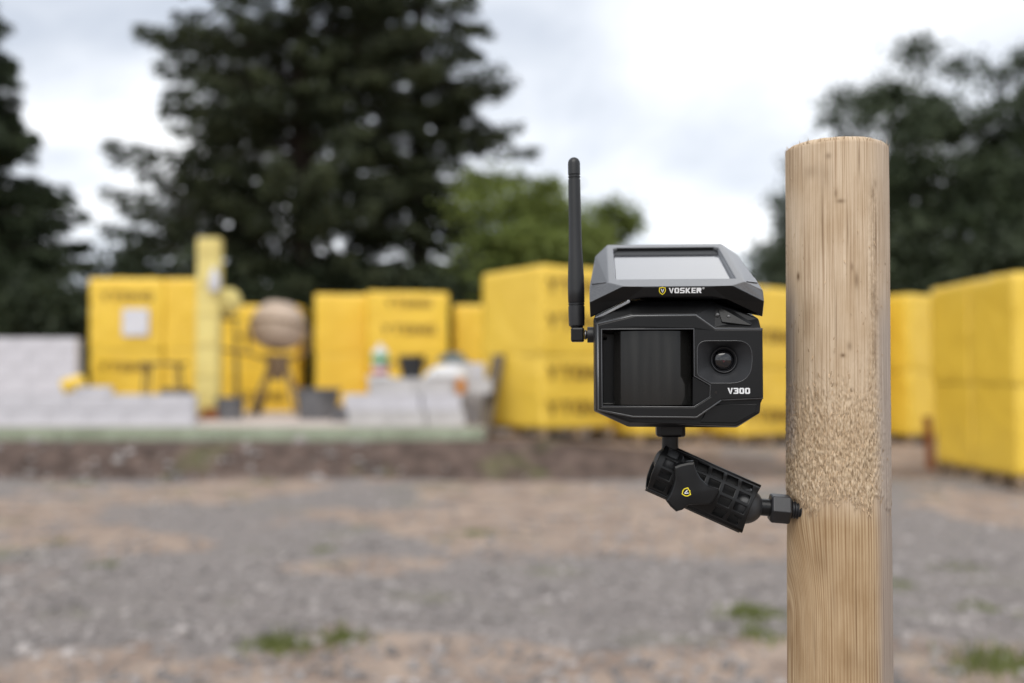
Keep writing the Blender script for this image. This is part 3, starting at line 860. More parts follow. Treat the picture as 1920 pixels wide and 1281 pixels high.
# canister
cn_ = empty('canister', (wx(713, 16.4), 16.4, top_m)); tag(cn_, 'white canister with green and red bands on the pale block pile', 'canister')
cb = B().lathe([(0, 0), (0.125, 0), (0.135, 0.02), (0.135, 0.40), (0.12, 0.46), (0.05, 0.50), (0.045, 0.54), (0, 0.54)], (0, 0, 0), (0, 0, 1), 20).build('body', MT['white_plastic'], cn_, auto=40)
B().lathe([(0.137, 0.03), (0.139, 0.03), (0.139, 0.15), (0.137, 0.15)], (0, 0, 0), (0, 0, 1), 20).build('red_band', MT['red_print'], cn_, smooth=True)
B().lathe([(0.137, 0.24), (0.139, 0.24), (0.139, 0.38), (0.137, 0.38)], (0, 0, 0), (0, 0, 1), 20).build('green_band', MT['green_print'], cn_, smooth=True)
B().lathe([(0, 0.53), (0.05, 0.53), (0.05, 0.57), (0, 0.57)], (0, 0, 0), (0, 0, 1), 16).build('cap', MT['white_plastic'], cn_)
# tarpaulin heap on the white column
def heap(name, label, cat, loc, sx, sy, sz, m, seed):
    n1, n2 = 22, 10
    vs = []; fs = []
    for i in range(n2 + 1):
        e_ = (math.pi / 2) * i / n2
        for j in range(n1):
            a = 2 * math.pi * j / n1
            r = 1 + 0.35 * (float(vnoise(np.array(2.2 * math.cos(a) + 5 + 2 * e_), np.array(2.2 * math.sin(a) + 7), seed)) - 0.5) + 0.18 * math.sin(5 * a + 3 * e_ + seed)
            vs.append((sx * math.cos(e_) * math.cos(a) * r, sy * math.cos(e_) * math.sin(a) * r, sz * math.sin(e_) * (0.8 + 0.2 * r)))
    for i in range(n2):
        for j in range(n1):
            j2 = (j + 1) % n1
            fs.append((i * n1 + j, i * n1 + j2, (i + 1) * n1 + j2, (i + 1) * n1 + j))
    fs.append(tuple(range(n1))[::-1])
    o = link(name, mesh(vs, fs, True), m, None, loc); tag(o, label, cat); return o
heap('tarpaulin', 'crumpled grey-green tarpaulin on the white block column near the central stack', 'tarpaulin', (wx(850, 16.45), 16.4, SZ + 0.002 + 0.2495 * 4 ), 0.24, 0.16, 0.17, MT['cloth'], 3)
heap('plastic_film', 'crumpled white plastic film heaped on the right of the block pile', 'plastic film', (wx(838, 15.7), 15.75, SZ + 0.752), 0.34, 0.16, 0.2, MT['white_plastic'], 5)
heap('plastic_film', 'crumpled white plastic film heaped on the left of the block pile', 'plastic film', (wx(712, 15.75), 15.75, SZ + 0.752), 0.20, 0.13, 0.05, MT['white_plastic'], 9)
o = B().lathe([(0, 0), (0.07, 0), (0.085, 0.10), (0.08, 0.2), (0.04, 0.24), (0, 0.24)], (0, 0, 0), (0, 0, 1), 14).build('orange_jug', MT['orange'], auto=40, loc=(wx(864, 15.58), 15.575, SZ + 0.503)); tag(o, 'small orange jug standing on a ledge of the pale block pile', 'jug')
# plank leaning on the central stack
a_ = at(906, 806, 15.5); b_ = at(935, 652, 16.25)
dirp = (b_ - a_); L_ = dirp.length
o = B().box((0, 0, L_ / 2), (0.20, 0.04, L_)).build('leaning_plank', MT['plank'], loc=(a_.x, a_.y, a_.z - 0.12)); o.rotation_euler = dirp.to_track_quat('Z', 'Y').to_euler()
tag(o, 'dark weathered plank leaning against the tall central yellow stack', 'plank')
# reddish board right
p_ = at(1745, 838, 15.2)
pz_ = gz(p_.x, 15.2)
o = B().box((0, 0, 0.42), (0.13, 0.04, 0.84)).build('leaning_board', MT['redplank'], loc=(p_.x, 15.2, pz_ - 0.03), rot=(-0.1, 0.02, 0.3)); tag(o, 'upright reddish brown board beside the big right-hand stack', 'board')
# dark timber left
for (u, Yb, w_, h_, lb) in ((330, 17.6, 0.42, 0.42, 'dark brown timber crate left of the yellow column'),):
    cr_ = empty('timber_crate', (wx(u, Yb), Yb, SZ)); tag(cr_, lb, 'crate')
    for i in range(4):
        B().box((0, -0.2, 0.06 + 0.15 * i), (w_, 0.02, 0.12)).build('slat', MT['plank'], cr_)
        B().box((0, 0.2, 0.06 + 0.15 * i), (w_, 0.02, 0.12)).build('slat', MT['plank'], cr_)
    for s_ in (-1, 1):
        B().box((s_ * (w_ / 2 - 0.02), 0, 0.29), (0.035, 0.375, 0.58)).build('end_board', MT['plank'], cr_)
p_ = wx(290, 18.3)
tb = empty('work_table', (p_, 18.3, SZ)); tag(tb, 'brown trestle board in front of the far left yellow stack', 'table')
B().box((0.15, 0, 1.02), (0.75, 0.45, 0.05)).build('table_top', MT['plank'], tb)
for s_ in (-1, 1):
    for q_ in (-1, 1):
        B().tube([(0.15 + s_ * 0.28, q_ * 0.1, 0.995), (0.15 + s_ * 0.33, q_ * 0.19, 0)], 0.025, 6).build('leg', MT['plank'], tb)

# ------------------------------------------------------------------ grass tufts
def tuft(label, u, v, w, h, n, seed, dens=1.0):
    global rng
    rng = np.random.default_rng(seed)
    d = ray(u, v); tt = HC / -d.z if d.z < 0 else 10
    x, y = d.x * tt, d.y * tt
    root = empty('grass_tuft', (x, y, gz(x, y) - 0.005)); tag(root, label, 'grass', 'tufts of grass on the bare ground')
    vs = []; fs = []
    k = 0
    P = np.clip(rng.standard_t(3, size=(n, 2)), -4, 4) * np.array([w, w * 0.55]) * 0.45
    ZB = ground_h(x + P[:, 0], y + P[:, 1]) - gz(x, y)
    for i in range(n):
        px, py = P[i]
        zb = float(ZB[i])
        hh = h * (0.5 + 0.7 * rng.random()) * math.exp(-(px / w) ** 2)
        a = rng.random() * 6.28; ln = 0.6 * hh * rng.random(); bw = 0.004 + 0.004 * rng.random()
        c, s = math.cos(a), math.sin(a)
        vs += [(px - s * bw, py + c * bw, zb), (px + s * bw, py - c * bw, zb), (px + c * ln * .4 + s * bw * .7, py + s * ln * .4 - c * bw * .7, zb + hh * .6), (px + c * ln, py + s * ln, zb + hh), (px + c * ln * .4 - s * bw * .7, py + s * ln * .4 + c * bw * .7, zb + hh * .6)]
        fs.append((k, k + 1, k + 2, k + 3, k + 4)); k += 5
    link('blades', mesh(vs, fs, recalc=False), MT['grass'], root)['kind'] = 'stuff'


tf = [('bright green grass tuft at the bottom, left of centre', 525, 1222, .17, .10, 900),
      ('darker grass tuft at the bottom, just right of the bright green one', 640, 1208, .14, .09, 600),
      ('grass tuft low between the camera and the post', 1408, 1165, .17, .12, 900),
      ('second grass tuft below the one left of the post', 1425, 1205, .13, .08, 450),
      ('grass tuft in the bottom right corner', 1885, 1250, .26, .12, 1200),
      ('small grass tuft right of the post above the corner tuft', 1840, 1140, .16, .06, 500),
      ('grass tuft left of the mounting arm, in mid ground', 893, 1003, .22, .06, 500),
      ('small grass tuft on the left, lower of two', 198, 1058, .15, .05, 300),
      ('small grass tuft on the left, upper of two', 105, 1024, .13, .05, 260),
      ('small dark grass tuft near the centre of the bare ground', 607, 1032, .12, .06, 260),
      ('thin grass tuft far off below the mixer', 495, 903, .3, .06, 400),
      ('thin grass tuft far off at the left foot of the bank', 160, 905, .3, .06, 350),
      ('thin grass tuft far off left of the one below the mixer', 330, 918, .4, .05, 400),
      ('thin grass tuft at the foot of the bank below the plank', 830, 910, .5, .05, 500),
      ('small grass tuft just right of the post', 1690, 1095, .12, .06, 260),
      ('grass tuft right of the post in the mid ground', 1800, 1060, .25, .05, 350)]
for i, (lb, u, v, w_, h_, n_) in enumerate(tf):
    tuft(lb, u, v, w_ * 1.35, h_ * 0.62, int(n_ * 0.36), 40 + i)

# ------------------------------------------------------------------ wooden post
PY = 0.6345
LEAN = 0.0065
PX = wx(1570.0, PY)
PR = 0.0317
ZT = at(1472, 276, PY).z
nth = 380
th = np.linspace(0, 2 * math.pi, nth, endpoint=False)
zl = np.concatenate([np.linspace(ZT, ZT - 0.37, 620), np.linspace(ZT - 0.375, -0.35, 60)])
TH, ZZ = np.meshgrid(th, zl)
# arc coordinate, 0 = towards the camera
face = math.atan2(-PY, -PX)
A = (TH - face + math.pi) % (2 * math.pi) - math.pi       # + = to the right as seen (counter-clockwise seen from above)
ARC = A * PR


def pv(v): return at(1571, v, 0.604).z      # height on the near face at picture row v


def arc_of(u): return PR * math.asin(max(-1, min(1, (u - 1570) / 98.0)))


fz = sst(pv(700), pv(800), ZZ) * 0
vrow = np.interp(ZZ, [pv(1281), pv(250)], [1281, 250])
lim = 950 + 34 * (vnoise(ARC * 300 + 90, ZZ * 0 + 3, 3) - 0.5)
fuzz = sst(660, 860, vrow + 70 * (vnoise(ARC * 160 + 50, ZZ * 60, 8) - .5)) * (1 - sst(lim - 4, lim + 6, vrow)) * sst(-98, -78, np.degrees(A) + 0)
fuzz = np.clip(fuzz * (1 - 0.75 * sst(38, 60, np.degrees(A))), 0, 1)
strip = 0.35 * np.exp(-((ARC - arc_of(1636)) / 0.004) ** 2) * sst(300, 380, vrow) * (1 - sst(800, 900, vrow))
# grain warp: cathedral pattern round the hidden knot below the screw
warp = 0.021 * sst(955, 1175, vrow) * np.exp(-((ARC - arc_of(1490)) / 0.016) ** 2)
GA = ARC - warp + 0.0006 * (vnoise(ARC * 120 + 70, ZZ * 14, 91) - 0.5)
gl = vnoise(GA * 520 + 300, ZZ * 5 + 10, 201)
gl2 = vnoise(GA * 950 + 500, ZZ * 9 + 10, 202)
rad = PR + 0.0007 * (vnoise(TH / (2 * math.pi) * 8, ZZ * 9 + 5, 205, 8) - 0.5) + 0.00012 * (gl - 0.5) + 0.00012 * (gl2 - 0.5)
rf = vnoise(ARC * 1100 + 900, ZZ * 420 + 9, 207) + 0.6 * vnoise(ARC * 2300 + 900, ZZ * 800 + 9, 208)
rad = rad + (fuzz + strip) * (0.0013 * (rf - 0.8))
rad = rad - 0.0006 * sst(lim - 2, lim + 5, vrow) * np.exp(-((vrow - lim) / 60) ** 2)
# rough, chamfered top edge
dt = ZT + 0.0 - ZZ
rag = 0.0022 * (vnoise(TH / (2 * math.pi) * 44, ZZ * 0 + 2, 210, 44) - 0.35) + 0.0006 * (vnoise(TH / (2 * math.pi) * 130, ZZ * 0 + 5, 212, 130) - 0.5)
rad = rad - 0.0030 * np.clip(1 - dt / 0.0042, 0, 1) ** 2.2 - np.clip(0.0006 + 0.8 * rag - dt, 0, None) * 0.7
Xp = rad * np.cos(TH); Yp = rad * np.sin(TH)
V = np.stack([Xp, Yp, ZZ], -1).reshape(-1, 3)
nr = len(zl)
q0 = (np.arange(nr - 1)[:, None] * nth + np.arange(nth)[None]); q1 = (np.arange(nr - 1)[:, None] * nth + (np.arange(nth) + 1)[None] % nth)
Fq = np.stack([q0, q0 + nth, q1 + nth, q1], -1).reshape(-1, 4)
# top cap: concentric rings
caps = []; rings_r = (0.92, 0.75, 0.5, 0.25, 0.02)
basei = len(V); prev = np.arange(nth)
ex = []; exF = []
for kq, rr_ in enumerate(rings_r):
    rx = rad[0] * rr_; zc2 = ZT + 0.0006 * kq * 0.3 + 0.0008 * (vnoise(th / (2 * math.pi) * 24, np.full(nth, kq * 3.3), 211, 24) - 0.5)
    ex.append(np.stack([rx * np.cos(th), rx * np.sin(th), zc2], -1))
    cur = basei + kq * nth + np.arange(nth)
    exF.append(np.stack([prev, np.roll(prev, -1), np.roll(cur, -1), cur], -1)); prev = cur
V = np.concatenate([V] + ex); Fq = np.concatenate([Fq] + exF)
pm = quads_np(V, Fq, True)
npad = len(rings_r) * nth
pad = lambda a: np.concatenate([a.ravel(), np.repeat(0.0, npad)])
attr(pm, 'ga', np.concatenate([GA.ravel()] + [(th - 3) * PR for _ in rings_r]))
attr(pm, 'gz', np.concatenate([ZZ.ravel(), np.repeat(ZT, npad)]))
attr(pm, 'fuzz', pad(np.clip((fuzz + strip) * (0.45 + 0.9 * vnoise(ARC * 260 + 60, ZZ * 90 + 4, 99)), 0, 1)))
dk = np.zeros_like(ZZ)
for (u, v, ru, rv, s_) in ((1499, 518, 4, 8, 1.0), (1578, 380, 7, 4, .7), (1569, 365, 3, 9, .5), (1635, 365, 3, 12, .6), (1640, 345, 4, 8, .4), (1605, 530, 4, 16, .6), (1597, 505, 3, 8, .5), (1580, 672, 4, 4, .9), (1635, 560, 5, 25, .45), (1637, 660, 4, 40, .5), (1525, 318, 16, 14, .3), (1657, 496, 2, 2, .9), (1592, 655, 4, 8, .5), (1556, 292, 5, 6, .5), (1641, 590, 6, 12, .4), (1545, 420, 1.6, 70, .6), (1611, 300, 1.6, 34, .7), (1640, 450, 1.8, 60, .65), (1568, 610, 1.5, 60, .5), (1600, 1160, 1.5, 60, .5), (1526, 1215, 1.6, 50, .45), (1590, 440, 1.4, 30, .5), (1515, 600, 9, 40, .22), (1540, 1060, 20, 30, .22), (1600, 1240, 26, 30, .18), (1553, 330, 12, 30, .25), (1491, 956, 9, 12, .9), (1480, 935, 5, 10, .6), (1560, 1130, 6, 40, .2), (1620, 880, 5, 18, .4)):
    dk += s_ * np.exp(-(((ARC - arc_of(u)) / (ru * 0.00034)) ** 2 + ((vrow - v) / rv) ** 2))
attr(pm, 'knot', pad(np.clip(dk, 0, 1)))
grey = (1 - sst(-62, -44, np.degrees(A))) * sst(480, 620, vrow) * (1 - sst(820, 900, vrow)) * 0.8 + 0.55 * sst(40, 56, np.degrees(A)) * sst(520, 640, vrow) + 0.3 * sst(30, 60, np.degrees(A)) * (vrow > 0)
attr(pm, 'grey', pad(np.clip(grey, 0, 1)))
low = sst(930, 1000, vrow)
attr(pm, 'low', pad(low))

wm = bpy.data.materials.new('round_post_wood'); wm.use_nodes = True
t = wm.node_tree; b = t.nodes['Principled BSDF']
b.inputs['Roughness'].default_value = 0.78; b.inputs['Specular IOR Level'].default_value = 0.25
def A_(n): return N(t, 'ShaderNodeAttribute', attribute_name=n).outputs['Fac']
def M_(op, a, bb):
    m = N(t, 'ShaderNodeMath', operation=op)
    for i, x in enumerate((a, bb)):
        if isinstance(x, (int, float)): m.inputs[i].default_value = x
        else: t.links.new(x, m.inputs[i])
    return m.outputs[0]
ga, gzz = A_('ga'), A_('gz')
def gn(fx, fz_, det, off=0.0, rough=0.5):
    c = N(t, 'ShaderNodeCombineXYZ'); t.links.new(M_('MULTIPLY', ga, fx), c.inputs[0]); t.links.new(M_('MULTIPLY', gzz, fz_), c.inputs[1]); c.inputs[2].default_value = off
    n = N(t, 'ShaderNodeTexNoise'); n.inputs['Scale'].default_value = 1.0; n.inputs['Detail'].default_value = det; n.inputs['Roughness'].default_value = rough
    t.links.new(c.outputs[0], n.inputs['Vector']); return n.outputs['Fac']
def rmp(src, st):
    r = N(t, 'ShaderNodeValToRGB'); els = r.color_ramp.elements
    els[0].position, els[0].color = st[0][0], (*st[0][1], 1); els[1].position, els[1].color = st[-1][0], (*st[-1][1], 1)
    for p, c in st[1:-1]: e_ = els.new(p); e_.color = (*c, 1)
    t.links.new(src, r.inputs[0]); return r.outputs[0]
def mixn(f, a, bb, mode='MIX'):
    m = N(t, 'ShaderNodeMixRGB', blend_type=mode)
    for i, x in enumerate((f, a, bb)):
        if isinstance(x, (int, float)): m.inputs[i].default_value = x
        elif isinstance(x, tuple): m.inputs[i].default_value = (*x, 1)
        else: t.links.new(x, m.inputs[i])
    return m.outputs[0]
nA = gn(1250, 13, 2, 0.0, 0.45)
wob = gn(120, 12, 2, 11.0)
sn = M_('SINE', M_('ADD', M_('MULTIPLY', ga, 2 * math.pi / 0.0020), M_('MULTIPLY', wob, 9.0)), 0.0)
ring = M_('MULTIPLY_ADD', sn, 0.09)
t.nodes[-1].inputs[2].default_value = 0.5
lowf = A_('low')
ringw = M_('MULTIPLY_ADD', lowf, 0.42); t.nodes[-1].inputs[2].default_value = 0.22
gm_ = N(t, 'ShaderNodeMix'); t.links.new(ringw, gm_.inputs[0]); t.links.new(nA, gm_.inputs[2]); t.links.new(ring, gm_.inputs[3])
g1 = gm_.outputs[0]
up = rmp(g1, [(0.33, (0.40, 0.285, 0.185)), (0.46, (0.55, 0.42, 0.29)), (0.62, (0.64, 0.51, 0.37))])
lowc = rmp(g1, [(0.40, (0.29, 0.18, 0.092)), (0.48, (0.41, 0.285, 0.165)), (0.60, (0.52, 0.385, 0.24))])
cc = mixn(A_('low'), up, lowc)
pt = rmp(gn(70, 30, 5, 7.0), [(0.35, (0.80, 0.75, 0.68)), (0.6, (1, 1, 1))])
cc = mixn(0.75, cc, pt, 'MULTIPLY')
fine = rmp(gn(1900, 30, 2, 3.0), [(0.3, (0.80, 0.77, 0.73)), (0.55, (1, 1, 1))])
cc = mixn(0.6, cc, fine, 'MULTIPLY')
fzn = rmp(gn(1000, 260, 3, 5.0), [(0.37, (0.19, 0.12, 0.062)), (0.46, (0.43, 0.315, 0.195)), (0.60, (0.61, 0.485, 0.34))])  # dark stops paint the shadowed gaps between torn fibres
cc = mixn(M_('MULTIPLY', A_('fuzz'), 0.75), cc, fzn)
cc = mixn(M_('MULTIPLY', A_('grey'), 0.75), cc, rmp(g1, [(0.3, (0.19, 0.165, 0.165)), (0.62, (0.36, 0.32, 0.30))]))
cc = mixn(A_('knot'), cc, (0.13, 0.075, 0.035))
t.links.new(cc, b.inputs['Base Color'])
bp = N(t, 'ShaderNodeBump'); bp.inputs['Strength'].default_value = 0.7; bp.inputs['Distance'].default_value = 0.0006
t.links.new(g1, bp.inputs['Height']); t.links.new(bp.outputs[0], b.inputs['Normal'])

post = empty('wooden_post', (PX - 1.335 * LEAN, PY, 0)); post.rotation_euler = (0, LEAN, 0); tag(post, 'round bare softwood post with a torn fibrous patch, carrying the camera arm', 'post')
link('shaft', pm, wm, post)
# torn fibres
rngp = np.random.default_rng(5)
cand = []
while len(cand) < 2300:
    a = rngp.uniform(-1.5, 1.5); v = rngp.uniform(660, 968)
    dens = float(sst(670, 870, np.array(v + 40 * rngp.normal() * .3))) * (1 - .8 * float(sst(38, 60, np.array(math.degrees(a)))))
    if rngp.random() < 0.06 and 0.35 < a < 0.95: dens = 1; v = rngp.uniform(300, 700)
    lm_ = 950 + 34 * (float(vnoise(np.array(a * PR * 300 + 90), np.array(3.0), 3)) - 0.5)
    if v < lm_ + 6 and rngp.random() < dens: cand.append((a, v))
for k in range(260):
    cand.append((rngp.uniform(-1.4, 1.4), rngp.uniform(290, 700)))
for k in range(60):
    cand.append((rngp.uniform(-1.5, 1.5), rngp.uniform(256, 268)))
vs = []; fs = []
for i, (a, v) in enumerate(cand):
    z = pv(v) if v > 270 else ZT - 0.003 - 0.001 * rngp.random(); an = face + a
    nrm = Vector((math.cos(an), math.sin(an), 0)); tg = Vector((-math.sin(an), math.cos(an), 0))
    L = 0.0010 + 0.0036 * rngp.random() ** 2.2; wdt = 0.00016 + 0.00032 * rngp.random()
    lift = 0.08 + 0.38 * rngp.random() ** 2; sk = rngp.normal() * 0.3
    dn = (-1 if rngp.random() < 0.62 else 1) if v > 270 else 1
    dirv = (Vector((0, 0, dn)) + tg * sk).normalized()
    pb = nrm * (PR - 0.0002) + Vector((0, 0, z))
    p1 = pb + dirv * L * .55 + nrm * L * lift * .4; p2 = pb + dirv * L + nrm * L * lift
    sd = dirv.cross(nrm).normalized()
    k = len(vs)
    vs += [pb + sd * wdt, pb - sd * wdt, p1 - sd * wdt * .8, p2, p1 + sd * wdt * .8, p1 - nrm * wdt * 0.8]
    fs += [(k, k + 4, k + 2, k + 1), (k + 4, k + 3, k + 2), (k, k + 5, k + 4), (k + 1, k + 2, k + 5), (k + 4, k + 5, k + 3), (k + 2, k + 3, k + 5)]
o = link('torn_fibres', mesh(vs, fs, recalc=False), MT['splinter'], post); o['kind'] = 'stuff'

# ------------------------------------------------------------------ security camera
YAW = math.radians(-4.5)
O3 = at(1272, 715, 0.593)
XL = Vector((math.cos(YAW), math.sin(YAW), 0)); YL = Vector((-math.sin(YAW), math.cos(YAW), 0))


def loc(u, v, d):
    """device-local point (metres) seen at picture position u,v, lying d mm behind the front plate"""
    r = ray(u, v); C = Vector((0, 0, HC))
    tt = (d * 0.001 - (C - O3).dot(YL)) / r.dot(YL)
    p = C + r * tt - O3
    return Vector((p.dot(XL), p.dot(YL), p.z))


mm = 0.001
def P3(x, d, z): return Vector((x * mm, d * mm, z * mm))
dev = empty('security_camera', O3, YAW)
tag(dev, 'black solar-powered security camera with antenna, held by the arm on the post', 'camera')

ring0 = [(-49.3, 35), (-27.5, 40), (10.8, 40.2), (22, 31.8), (49.0, 31.3), (49.8, 30), (49.8, -11), (48.7, -13), (48.2, -18.8), (34.6, -26.6), (-28.5, -24.5), (-49.0, -17.6)]
ring1 = [(-50.3, 38.2), (-28, 49.0), (19, 49.0), (24, 47.5), (49.2, 38.0), (50.3, 30), (50.3, -11), (49.4, -13), (48.9, -19.1), (35.4, -27.8), (-29.4, -27.7), (-50.2, -18.1)]
ring2 = [(-47, 50), (-28, 60), (16, 60), (26, 60), (47, 50), (49.6, 30), (49.6, -11), (48.8, -13), (48.4, -19), (35, -27.4), (-29, -27.4), (-49.6, -18)]
d1 = [12, 13, 13, 13, 12, 8, 8, 8, 9, 10, 12, 10]
FP = [(-47.6, 34.2), (-27.4, 38.9), (10.6, 39.2), (21.9, 30.9), (49.6, 30.6), (49.6, -9.9), (25.1, -11.1), (10.6, -21.4), (-26.8, -21.1), (-47.6, -17.0)]
Wd = [(-45.4, 31.2), (9.3, 31.2), (9.3, 3.2), (18.6, -2.2), (18.6, -9.1), (9.0, -15.3), (-45.4, -15.0)]
LC = (27.9, 12.8)


def rpoly(pts, rads, n=6):
    out = []
    m = len(pts)
    for i in range(m):
        p0, p, p1 = Vector(pts[i - 1]), Vector(pts[i]), Vector(pts[(i + 1) % m])
        r = rads[i]
        if r <= 0: out.append(tuple(p)); continue
        a = p + (p0 - p).normalized() * r; c = p + (p1 - p).normalized() * r
        for k in range(n + 1):
            s = k / n
            q = a * (1 - s) ** 2 + p * 2 * s * (1 - s) + c * s * s
            out.append(tuple(q))
    return out


BZ = rpoly([(11.2, 24.0), (43.3, 24.0), (43.3, -1.2), (18.9, -1.2), (11.2, 3.6)], [6, 9, 13, 1.0, 2.0], 6)
h = B()
h.flat(ring0, lambda x, z: P3(x, 4.2, z), [Wd, BZ])
R0 = [P3(x, 4.2, z) for x, z in ring0]; R1 = [P3(x, d, z) for (x, z), d in zip(ring1, d1)]; R2 = [P3(x, 72, z) for x, z in ring2]
h.loft([R0, R1, R2], False, True)
housing = h.build('housing', MT['plastic'], dev, bevel=0.0009, seg=2, angle=22)
# front plate with the openings
fp = B()
fp.flat(FP, lambda x, z: P3(x, 0, z), [Wd, BZ])
fp.loft([[P3(x, 0, z) for x, z in FP], [P3(x, 4.1, z) for x, z in [(a * 1.008, c * 1.01) for a, c in FP]]], False, False)
fp.loft([[P3(x, 0, z) for x, z in Wd], [P3(x * .985 - .2, 32, z * .96) for x, z in Wd]], False, True)
fp.build('front_bezel', MT['plastic_smooth'], dev, bevel=0.0007, seg=2, angle=30)
# raised rim lines round plate and openings, paler plastic painting in edge highlights
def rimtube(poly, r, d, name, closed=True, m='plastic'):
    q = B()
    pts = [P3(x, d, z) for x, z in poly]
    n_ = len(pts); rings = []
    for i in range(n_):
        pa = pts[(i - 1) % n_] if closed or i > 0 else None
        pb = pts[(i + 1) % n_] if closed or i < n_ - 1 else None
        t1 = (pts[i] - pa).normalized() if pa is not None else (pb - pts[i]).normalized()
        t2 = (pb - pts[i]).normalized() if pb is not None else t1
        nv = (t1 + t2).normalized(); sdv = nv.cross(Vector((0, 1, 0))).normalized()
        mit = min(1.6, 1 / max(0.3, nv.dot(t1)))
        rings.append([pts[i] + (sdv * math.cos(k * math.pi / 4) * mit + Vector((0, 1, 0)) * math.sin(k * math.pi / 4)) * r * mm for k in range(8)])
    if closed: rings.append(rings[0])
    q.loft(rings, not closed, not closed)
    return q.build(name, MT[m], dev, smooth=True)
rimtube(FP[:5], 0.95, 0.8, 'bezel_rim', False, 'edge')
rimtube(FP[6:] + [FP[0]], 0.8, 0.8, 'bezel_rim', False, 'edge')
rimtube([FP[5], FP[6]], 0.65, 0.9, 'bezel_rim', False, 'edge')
rimtube(Wd, 0.34, 0.12, 'rim_highlight', True, 'edge')
rimtube(BZ, 0.26, 0.12, 'rim_highlight', True, 'edge')
# sensor window: a standing half cylinder
q = B(); rows_ = []
for k in range(25):
    a = math.radians(-78 + 156 * k / 24)
    tq = -1 + 2 * k / 24; rows_.append((-14.6 + 23.2 * tq, 2.4 + 6.5 * tq * tq + 1.0 * abs(tq) ** 8))
lo_ = [P3(x, d, -14.2) for x, d in rows_] + [P3(rows_[-1][0], 20.6, -14.2), P3(rows_[0][0], 20.6, -14.2)]
hi_ = [P3(x, d, 30.2) for x, d in rows_] + [P3(rows_[-1][0], 20.6, 30.2), P3(rows_[0][0], 20.6, 30.2)]
q.loft([lo_, hi_])
q.build('motion_sensor_window', MT['pir'], dev, auto=40)
# faceted cheek between the window and the lens recess
B().flat([(9.6, 30.6), (10.6, 30.6), (10.6, 3.0), (9.6, 2.6)], lambda x, z: P3(x, 2.0, z)).build('cheek', MT['plastic_smooth'], dev)
q = B(); q.add([P3(18.4, 3.0, -2.6), P3(18.4, 3.0, -9.0), P3(9.2, 9, -14.8), P3(9.4, 9, 2.8)], [(0, 1, 2, 3)]); q.build('cheek', MT['plastic_smooth'], dev)
# lens recess funnel
nF = 56
def hitpoly(poly, c, a):
    dx_, dz2 = math.cos(a), math.sin(a); best = 1e9
    for i in range(len(poly)):
        x1, y1 = poly[i][0] - c[0], poly[i][1] - c[1]; x2, y2 = poly[(i + 1) % len(poly)][0] - c[0], poly[(i + 1) % len(poly)][1] - c[1]
        ex_, ey_ = x2 - x1, y2 - y1; den = dx_ * ey_ - dz2 * ex_
        if abs(den) < 1e-12: continue
        tt = (x1 * ey_ - y1 * ex_) / den; s_ = (x1 * dz2 - y1 * dx_) / den
        if tt > 0 and -1e-6 <= s_ <= 1 + 1e-6: best = min(best, tt)
    return best
rA, rB, rC = [], [], []
for k in range(nF):
    a = 2 * math.pi * k / nF; r = hitpoly(BZ, LC, a)
    ca_, sa_ = math.cos(a), math.sin(a)
    rA.append(P3(LC[0] + ca_ * (r + .25), 0.05, LC[1] + sa_ * (r + .25)))
    rm = 8.6 + (r - 8.6) * 0.80
    rB.append(P3(LC[0] + ca_ * rm, 2.4, LC[1] + sa_ * rm))
    rC.append(P3(LC[0] + ca_ * 7.9, 9.5, LC[1] + sa_ * 7.9))
B().loft([rA, rB, rC], False, False).build('lens_recess', MT['funnel'], dev, smooth=True)
lens = B().lathe([(7.9 * mm, 9 * mm), (7.8 * mm, 5.4 * mm), (7.5 * mm, 4.6 * mm), (7.15 * mm, 4.7 * mm), (6.95 * mm, 5.4 * mm), (6.6 * mm, 5.0 * mm), (6.4 * mm, 5.4 * mm), (6.0 * mm, 7.2 * mm), (5.85 * mm, 9.4 * mm)], P3(LC[0], 3.2, LC[1]), (0, 1, 0), 48).build('lens', MT['nut'], dev, auto=50)
gp = [(5.9 * mm * math.sin(a), (6.4 - 2.6 * (math.cos(a) - math.cos(1.2)) / (1 - math.cos(1.2))) * mm) for a in [1.2 * k / 10 for k in range(10, -1, -1)]]
gp = [(5.9 * mm * math.sin(1.2 * k / 10) / math.sin(1.2), (7.0 - 2.5 * math.sqrt(1 - 0.9 * (math.sin(1.2 * k / 10) / math.sin(1.2)) ** 2)) * mm) for k in range(10, -1, -1)]
B().lathe([(0.2 * mm, 9.5 * mm), (5.9 * mm, 9.5 * mm)] + gp, P3(LC[0], 3.2, LC[1]), (0, 1, 0), 40).build('lens_glass', MT['glass_dark'], lens, smooth=True)
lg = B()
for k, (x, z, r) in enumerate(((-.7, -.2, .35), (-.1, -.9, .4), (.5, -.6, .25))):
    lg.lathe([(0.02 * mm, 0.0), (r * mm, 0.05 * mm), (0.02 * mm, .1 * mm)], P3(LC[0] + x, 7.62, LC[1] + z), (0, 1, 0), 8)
lg.build('lens_glint', MT['painted_glint'], lens)  # red reflections in the glass, painted as small discs
